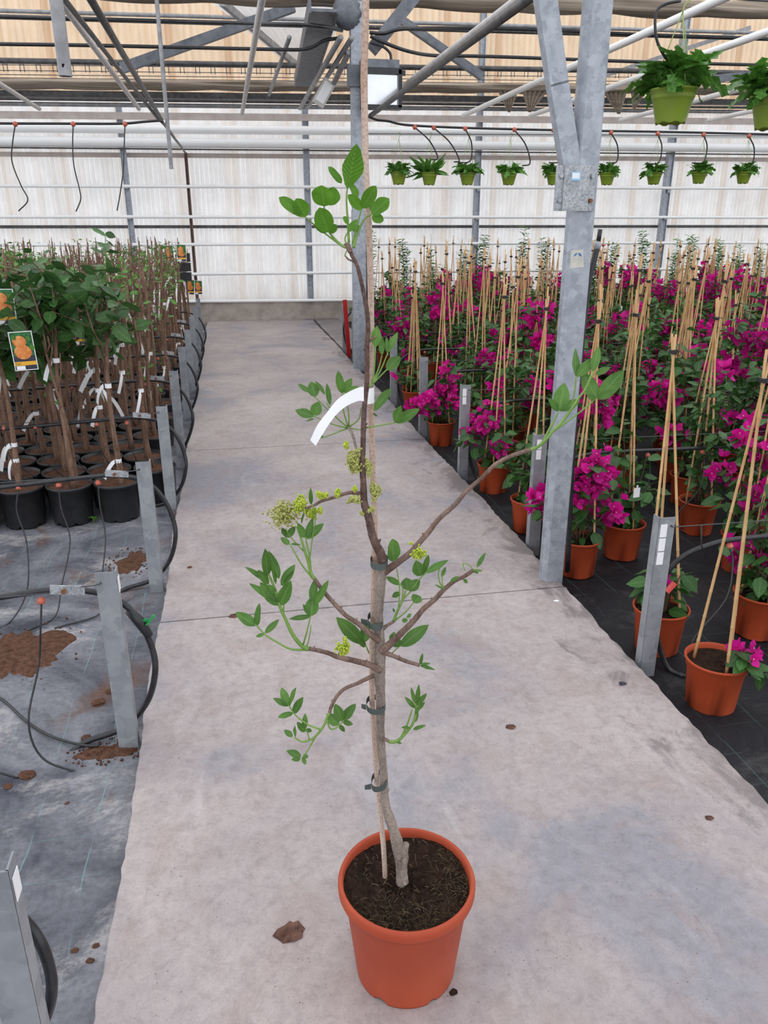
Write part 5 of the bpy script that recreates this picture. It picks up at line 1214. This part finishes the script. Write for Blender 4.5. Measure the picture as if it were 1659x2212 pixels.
for i, Y in enumerate(RY):
    if i == 0 or i > 7: continue
    x = 1.53; xe = x+0.2+0.75*Y
    t = thing('drip_line', 'black drip hose arching from the ground into the bougainvillea row by the %s right post' % ORD[i], 'hose', (x, Y, ZR))
    pts = [(x+0.13,Y-0.06,ZR+0.006),(x+0.09,Y+0.01,ZR+0.02),(x+0.045,Y+0.045,0.10),(x+0.035,Y+0.05,0.26),(x+0.085,Y+0.04,0.385),(x+0.2,Y+0.03,0.45),(x+0.4,Y+0.03,0.47),(x+1.0,Y+0.03,0.465),(xe,Y+0.03,0.47)]
    mb = MB(); mb.tube(crom(pts, 6), 0.0105, 8); part('hose', mb, 'hose', t)
    mb = MB(); mb.tube([(1.536,Y-0.010,0.565),(1.536,Y-0.032,0.565),(1.57,Y-0.032,0.565),(xe,Y-0.032,0.55)], 0.0022, 4); part('wire', mb, 'wire', t)
    for k in range(4):
        xx = x+0.30+0.32*k; a = rp.uniform(-0.15,0.05)
        dripper(t, (xx, Y+0.03, 0.455), [(0.01,-0.02,-0.08),(-0.04,-0.08,-0.20),(-0.10+a,-0.13,-0.35),(-0.02+a,-0.16,-0.42 if k else -0.46)])
    if i == 1:
        p = Vector((x+0.055,Y+0.03,0.30)); mb = MB(); mb.bar(p+Vector((-0.01,-0.02,-0.02)), p+Vector((0.02,-0.02,0.015)), 0.012, 0.02, (0,1,0)); part('tap_handle', mb, 'rtap', t, False)
        mb = MB(); mb.tube([(x+0.13,Y-0.02,0.557),(x+0.14,Y-0.022,0.48),(x+0.17,Y-0.02,0.43)], 0.003, 5); part('cable_tie', mb, 'hose', t)
# upright feeder hose behind the forked post
a = [AT(x, y, 3.255) for x, y in ((1226,1235),(1236,1000),(1247,850),(1259,720),(1272,610),(1284,560),(1291,528))]
t = thing('feeder_hose', 'upright black feeder hose with grey valve beside the forked post', 'hose', a[0])
mb = MB(); mb.tube(crom(a, 5), 0.0125, 10); part('hose', mb, 'hose', t)
mb = MB(); mb.tube([a[-1]-Vector((0.004,0,0.02)), a[-1]-Vector((0.001,0,0.005)), a[-1]+Vector((0.002,0,0.012))], [0.011,0.0175,0.012], 12); part('valve', mb, 'plastic_bag', t)
mb = MB(); mb.tube([a[-1]+Vector((0.002,0,0.01)), a[-1]+Vector((0.006,0,0.06))], 0.0095, 10); part('pipe_end', mb, 'hose', t)
mb = MB(); mb.tube([a[-1], a[-1]+Vector((0.035,0,-0.003))], 0.003, 6); part('lever', mb, 'rtap', t)

# ================================================================== hanging baskets
rh = random.Random(31)
def basket_parts(rr_):
    mb = MB(); mb.lathe([(0.060,0.004),(0.066,0.0),(0.069,0.006),(0.092,0.100),(0.094,0.102),(0.104,0.140),(0.111,0.142),(0.112,0.150),(0.108,0.151),(0.103,0.146),(0.098,0.11)], 28)
    for i, v in enumerate(mb.v):
        if i < 84 and (i % 28) % 4 < 2: v.z += 0.006
    return mb.mesh('pot', 'lime')
bkt = basket_parts(rh); bksoil = soil_mesh(0.100, 0.135, 'soil', 99)
mb = MB(); P = [Vector((0.0945*math.cos(a), 0.0945*math.sin(a), 0.103)) for a in [2*math.pi*j/28 for j in range(29)]]; mb.tube(P, 0.0014, 5, False); bkring = mb.mesh('groove', 'lime')
def lobed(seed, n=5):
    rr = random.Random(seed); mb = MB(); seg = 12; wv = rr.uniform(0.5,1.0)
    for i in range(seg+1):
        t = i/seg; w = (0.085+0.10*math.sin(math.pi*min(1,t*1.05))**0.7)*(1.25 if i % 2 else 0.62)*(1 if i < seg else 0.4)
        c = Vector((0.05*math.sin(t*4), t*(1-0.12*t), 0.42*t*(1-t)*wv*2-0.22*t*t))
        for q, u in ((-1,0.0),(0,0.5),(1,1.0)):
            mb.uv[len(mb.v)] = (u, t); mb.v.append(c+Vector((q*w, -0.03*abs(q), 0.045*abs(q)+0.03*math.sin(i*1.7+q))))
    for i in range(seg):
        for q in (0,1): a = i*3+q; mb.face((a, a+1, a+4, a+3))
    return mb
lob = [lobed(s) for s in range(4)]; lob_me = [u.mesh('leaf', 'leaf_cactus') for u in lob]
def basket(p, sc, label, strand_h, nleaf, ind, group=None, fern=False, spread=0.17):
    t = thing('hanging_basket', label, 'hanging basket', p, 0, group)
    for nm, me in (('pot', bkt), ('soil', bksoil), ('groove', bkring)): ob(nm, me, t, sc=sc)
    for k in range(3):
        a = 2*math.pi*k/3+rh.uniform(0.2,0.9); mb = MB(); mb.tube([Vector((0.108*math.cos(a), 0.108*math.sin(a), 0.146))*sc, Vector((0,0,strand_h-0.03))], 0.0022*max(1, sc), 5); ob('cord', mb.mesh('cord', 'wiregreen'), t)
    mb = MB(); mb.tube(crom([Vector((0,0,strand_h-0.035)), Vector((0.004,0,strand_h-0.01)), Vector((0.022,0,strand_h+0.008)), Vector((0.010,0,strand_h+0.028)), Vector((-0.010,0,strand_h+0.016))], 5), 0.0035*max(1, sc), 6); ob('hook', mb.mesh('hook', 'wiregreen'), t)
    far = MB()
    for k in range(nleaf):
        a = rh.uniform(0,6.28); r = 0.07*sc*math.sqrt(rh.random()); b = Vector((r*math.cos(a), r*math.sin(a), 0.14*sc)); el = rh.uniform(-0.3,2.2)
        d = Vector((math.cos(a), math.sin(a), el)); L = rh.uniform(0.6,1.05)*spread*sc*(1.5 if fern else 1)
        m_ = Matrix.Translation(b) @ orient(d, rh.uniform(-0.9,0.9)) @ Matrix.Diagonal((L*(0.45 if fern else 1.0), L, L*(1.4 if fern else 1), 1))
        if ind: o = ob('leaf', lob_me[rh.randrange(4)], t); o.matrix_local = m_
        else: far.bake((bleaf if fern else lob)[rh.randrange(3)], m_)
    if not ind: o = ob('foliage', far.mesh('foliage', 'leaf_cactus'), t); o['kind'] = 'stuff'
    return t
# near pair in the plane of the forked post
nb = []
for (x0, yr, yb), lb in (((1447,193,270),'large green hanging pot of lobed trailing cactus beside the forked post'),((1662,205,282),'large green hanging pot of lobed trailing cactus furthest from the forked post')):
    q = AT(x0, yb-1, 3.19); nb.append(q)
    basket(q, 0.84, lb, 0.42, 60, True, None, False, 0.24)
xtop = nb[0].z+0.43
mb = MB(); mb.tube([(1.48,3.19,xtop+0.012),(4.5,3.19,xtop+0.012)], 0.004, 6); solo('hanging_wire', mb, 'wire', 'steel wire carrying the large green hanging pots', 'wire')
hosepath('basket_drip_tube', [AT(x, y, 3.17) for x, y in ((1470,2),(1440,8),(1420,22),(1415,50),(1420,90),(1440,128),(1462,148),(1470,170),(1466,190))], 0.0055, 'hose', 'thick black drip tube feeding the large hanging pot beside the forked post', k=6)
# far row over the bougainvillea bed
wz = AT(925, 292, 9.13).z
mb = MB(); mb.tube([(1.55,9.13,wz),(8.5,9.13,wz+0.10)], 0.004, 5); solo('hanging_wire', mb, 'wire', 'thin wire carrying the row of small green hanging pots', 'wire')
# supply hose with red drippers in front of the white mains
H1 = crom([AT(x, y, 9.05) for x, y in ((796,252),(815,259),(840,262),(880,270),(1000,276),(1200,281),(1450,285),(1700,291))], 6)
t2 = thing('drip_line', 'black drip hose with red drippers above the small hanging pots', 'hose', H1[0]); mb = MB(); mb.tube(H1, 0.012, 8); part('hose', mb, 'hose', t2)
bx = [(861,399),(927,400),(1009,400),(1098,400),(1195,400),(1310,400),(1411,399),(1508,397),(1604,397)]
bw = ['first','bushier fern-leaved','third','fourth','fifth','sixth','seventh','eighth','ninth']
for i, (x0, yb) in enumerate(bx):
    q = AT(x0, yb, 9.13); hz = wz+0.10*(q.x-1.55)/6.95-q.z
    lb = 'small green hanging pot, %s from the middle post in the row over the bougainvilleas' % ORD[i] if i != 1 else 'small green hanging pot with arching fern fronds, second from the middle post'
    basket(q, 0.86, lb, hz-0.015, 44 if i != 1 else 40, False, None, i == 1, 0.20)
def small_drip(a, b, hose_t, n=3):
    mb = MB(); mb.ball(a, 0.026, 8, 5); part('dripper', mb, 'dripred', hose_t)
    m1 = a.lerp(b, 0.35)+Vector((0.10,0,-0.02)); m2 = a.lerp(b, 0.75)+Vector((0.12,0,-0.06)); mb = MB(); mb.tube(crom([a, m1, m2, b], 6), 0.0075, 6); part('drip_tube', mb, 'hose', hose_t)
for xa, ya, xb, yb in ((896,275,932,345),(937,276,980,350),(1005,278,990,352),(1111,280,1128,358),(1195,281,1186,352),(1320,287,1310,352),(1421,289,1398,354),(1520,291,1495,352),(1618,294,1604,354)): small_drip(AT(xa, ya, 9.03), AT(xb, yb, 9.08), t2)
H2 = crom([AT(x, y, 9.05) for x, y in ((-80,266),(0,266.5),(150,267),(260,267),(310,263),(350,260))], 5)
t3 = thing('drip_line', 'black drip hose with three dangling tubes above the leafy saplings', 'hose', H2[0]); mb = MB(); mb.tube(H2, 0.012, 8); part('hose', mb, 'hose', t3)
for pts in (((33,268),(27,310),(26,350),(45,400),(60,432),(40,456)),((158,268),(157,315),(160,360),(172,410),(174,432),(164,457)),((270,268),(268,320),(266,370),(260,415),(253,455))):
    P = [AT(x, y, 9.03) for x, y in pts]; mb = MB(); mb.ball(P[0], 0.026, 8, 5); part('dripper', mb, 'dripred', t3); mb = MB(); mb.tube(crom(P, 5), 0.0065, 6); part('drip_tube', mb, 'hose', t3)

# ================================================================== small things on the ground
def clod(x, y, z, r, mat, label, name='soil_clod', cat='debris', flat=0.35, seed=0, group=None):
    rr = random.Random(seed); p = GZ(x, y, z); mb = MB(); mb.ball((p.x, p.y, z+r*flat*0.5), r, 11, 6, (1,0.8,flat))
    for v in mb.v: v += Vector((rr.gauss(0,1), rr.gauss(0,1), rr.gauss(0,0.3)))*r*0.13
    return solo(name, mb, mat, label, cat, group, smooth=False)
clod(630,2015,0.0,0.034,'debris','flat flake of dried brown soil left of the large pot', flat=0.12, seed=1)
clod(1104,1571,0.0,0.016,'debris','small grey-brown soil flake on the middle of the path', flat=0.2, seed=2)
clod(1345,1477,0.0,0.014,'carddark','black scrap of film near the right path edge', 'film_scrap', flat=0.15, seed=3)
clod(1532,1768,0.0,0.012,'debris','dark crumb on the right side of the path', flat=0.3, seed=4)
clod(505,1331,0.0,0.022,'debris','brown soil flake lying on the path joint', flat=0.15, seed=5)
clod(410,1226,0.0,0.012,'debris','small crumb near the left edge of the path', flat=0.4, seed=6)
clod(980,2145,0.0,0.010,'soil','dark compost crumb against the foot of the large pot', flat=0.5, seed=7)
clod(1202,1298,0.0,0.012,'paper','white scrap on the path below the forked post', 'paper_scrap', flat=0.15, seed=8)
for i, (x, y, r) in enumerate(((60,1677,0.026),(18,1700,0.014),(145,1738,0.010),(160,1755,0.008),(187,1595,0.016),(240,1495,0.018),(213,1520,0.024),(162,2055,0.010),(207,2045,0.009),(195,2077,0.010))):
    clod(x, y, ZL, r, 'soilred', 'reddish soil clod on the grey ground fabric', flat=0.45, seed=20+i, group='soil clods on the left fabric')
def heap(pts_c, rx, ry, h, label, seed):
    rr = random.Random(seed); c = GZ(*pts_c, ZL); mb = MB(); n = 22; ph = [rr.uniform(0,6.3) for _ in range(3)]
    n = 60; mb.v.append(Vector((c.x, c.y, ZL+h)))
    for i in range(1, 10):
        for j in range(n):
            a = 2*math.pi*j/n; f = (i/9)*(1+0.22*math.sin(a*2+ph[0])+0.12*math.sin(a*5+ph[1])+0.08*math.sin(a*11+ph[2])+(rr.uniform(-0.09,0.09) if i > 6 else 0)); z = ZL+h*(1-(i/9)**1.5)+(rr.uniform(-1,1)*h*0.18 if i < 9 else -0.012)
            mb.v.append(Vector((c.x+rx*f*math.cos(a), c.y+ry*f*math.sin(a), z)))
    for j in range(n): mb.face((0, 1+j, 1+(j+1)%n))
    for i in range(8):
        for j in range(n): a = 1+i*n; mb.face((a+j, a+n+j, a+n+(j+1)%n, a+(j+1)%n))
    for _ in range(70):
        a = rr.uniform(0, 6.28); f = rr.uniform(0.85, 1.5); r = rr.uniform(0.002, 0.006); mb.ball((c.x+rx*f*math.cos(a), c.y+ry*f*math.sin(a), ZL+0.003), r, 5, 3)
    return solo('soil_heap', mb, 'soilred', label, 'soil', smooth=True)
heap((20,1420), 0.20, 0.26, 0.018, 'spread of red-brown soil on the left ground fabric', 1)
heap((285,1215), 0.09, 0.14, 0.012, 'red-brown soil spilt beside the second zinc post', 2)
heap((230,1625), 0.09, 0.05, 0.014, 'soil and dry leaves at the foot of the sticker post', 3)
# little weed
p = GZ(203, 1131, ZL); t = thing('weed_seedling', 'tiny bright green weed seedling in front of the black pots', 'seedling', p)
for k in range(6):
    a = k*1.05; b = p+Vector((0,0,0.02+0.004*k)); d = Vector((math.cos(a), math.sin(a), 0.5)); mb = MB(); mb.leaf(b, b+d*0.03, 0.018, (0,0,1), 0.1, 0.1, 4); part('leaf', mb, 'leaf_big', t)
mb = MB(); mb.tube([p-Vector((0,0,0.01)), p+Vector((0,0,0.045))], 0.002, 5); part('stem', mb, 'shoot', t)
# red stake, wrapped valve beside the middle post
a = AT(744.5, 648, 10.35); t = thing('red_stake', 'red painted stake leaning at the far path edge', 'stake', (1.50, 10.4, -0.07))
mb = MB(); mb.bar((1.545,10.4,-0.07), (a.x+0.005,10.38,a.z), 0.055, 0.02, (0,1,0)); part('board', mb, 'redpaint', t, False)
c = VALVE.copy(); t = thing('wrapped_valve', 'valve wrapped in grey plastic behind the middle post', 'valve', (c.x, c.y, ZR))
mb = MB(); mb.ball((c.x, c.y, 0.10), 0.16, 12, 8, (0.8,0.6,1.1)); rr = random.Random(3)
for v in mb.v: v += Vector((rr.gauss(0,1), rr.gauss(0,1), rr.gauss(0,1)))*0.015
part('wrap', mb, 'plastic_bag', t, False)
mb = MB(); mb.tube(crom([Vector((c.x-0.10,c.y,ZR)), Vector((c.x-0.22,c.y,0.1)), Vector((c.x-0.24,c.y,0.35)), Vector((c.x-0.10,c.y,0.55)), Vector((c.x+0.1,c.y,0.6))], 6), 0.012, 8); part('hose', mb, 'hose', t)
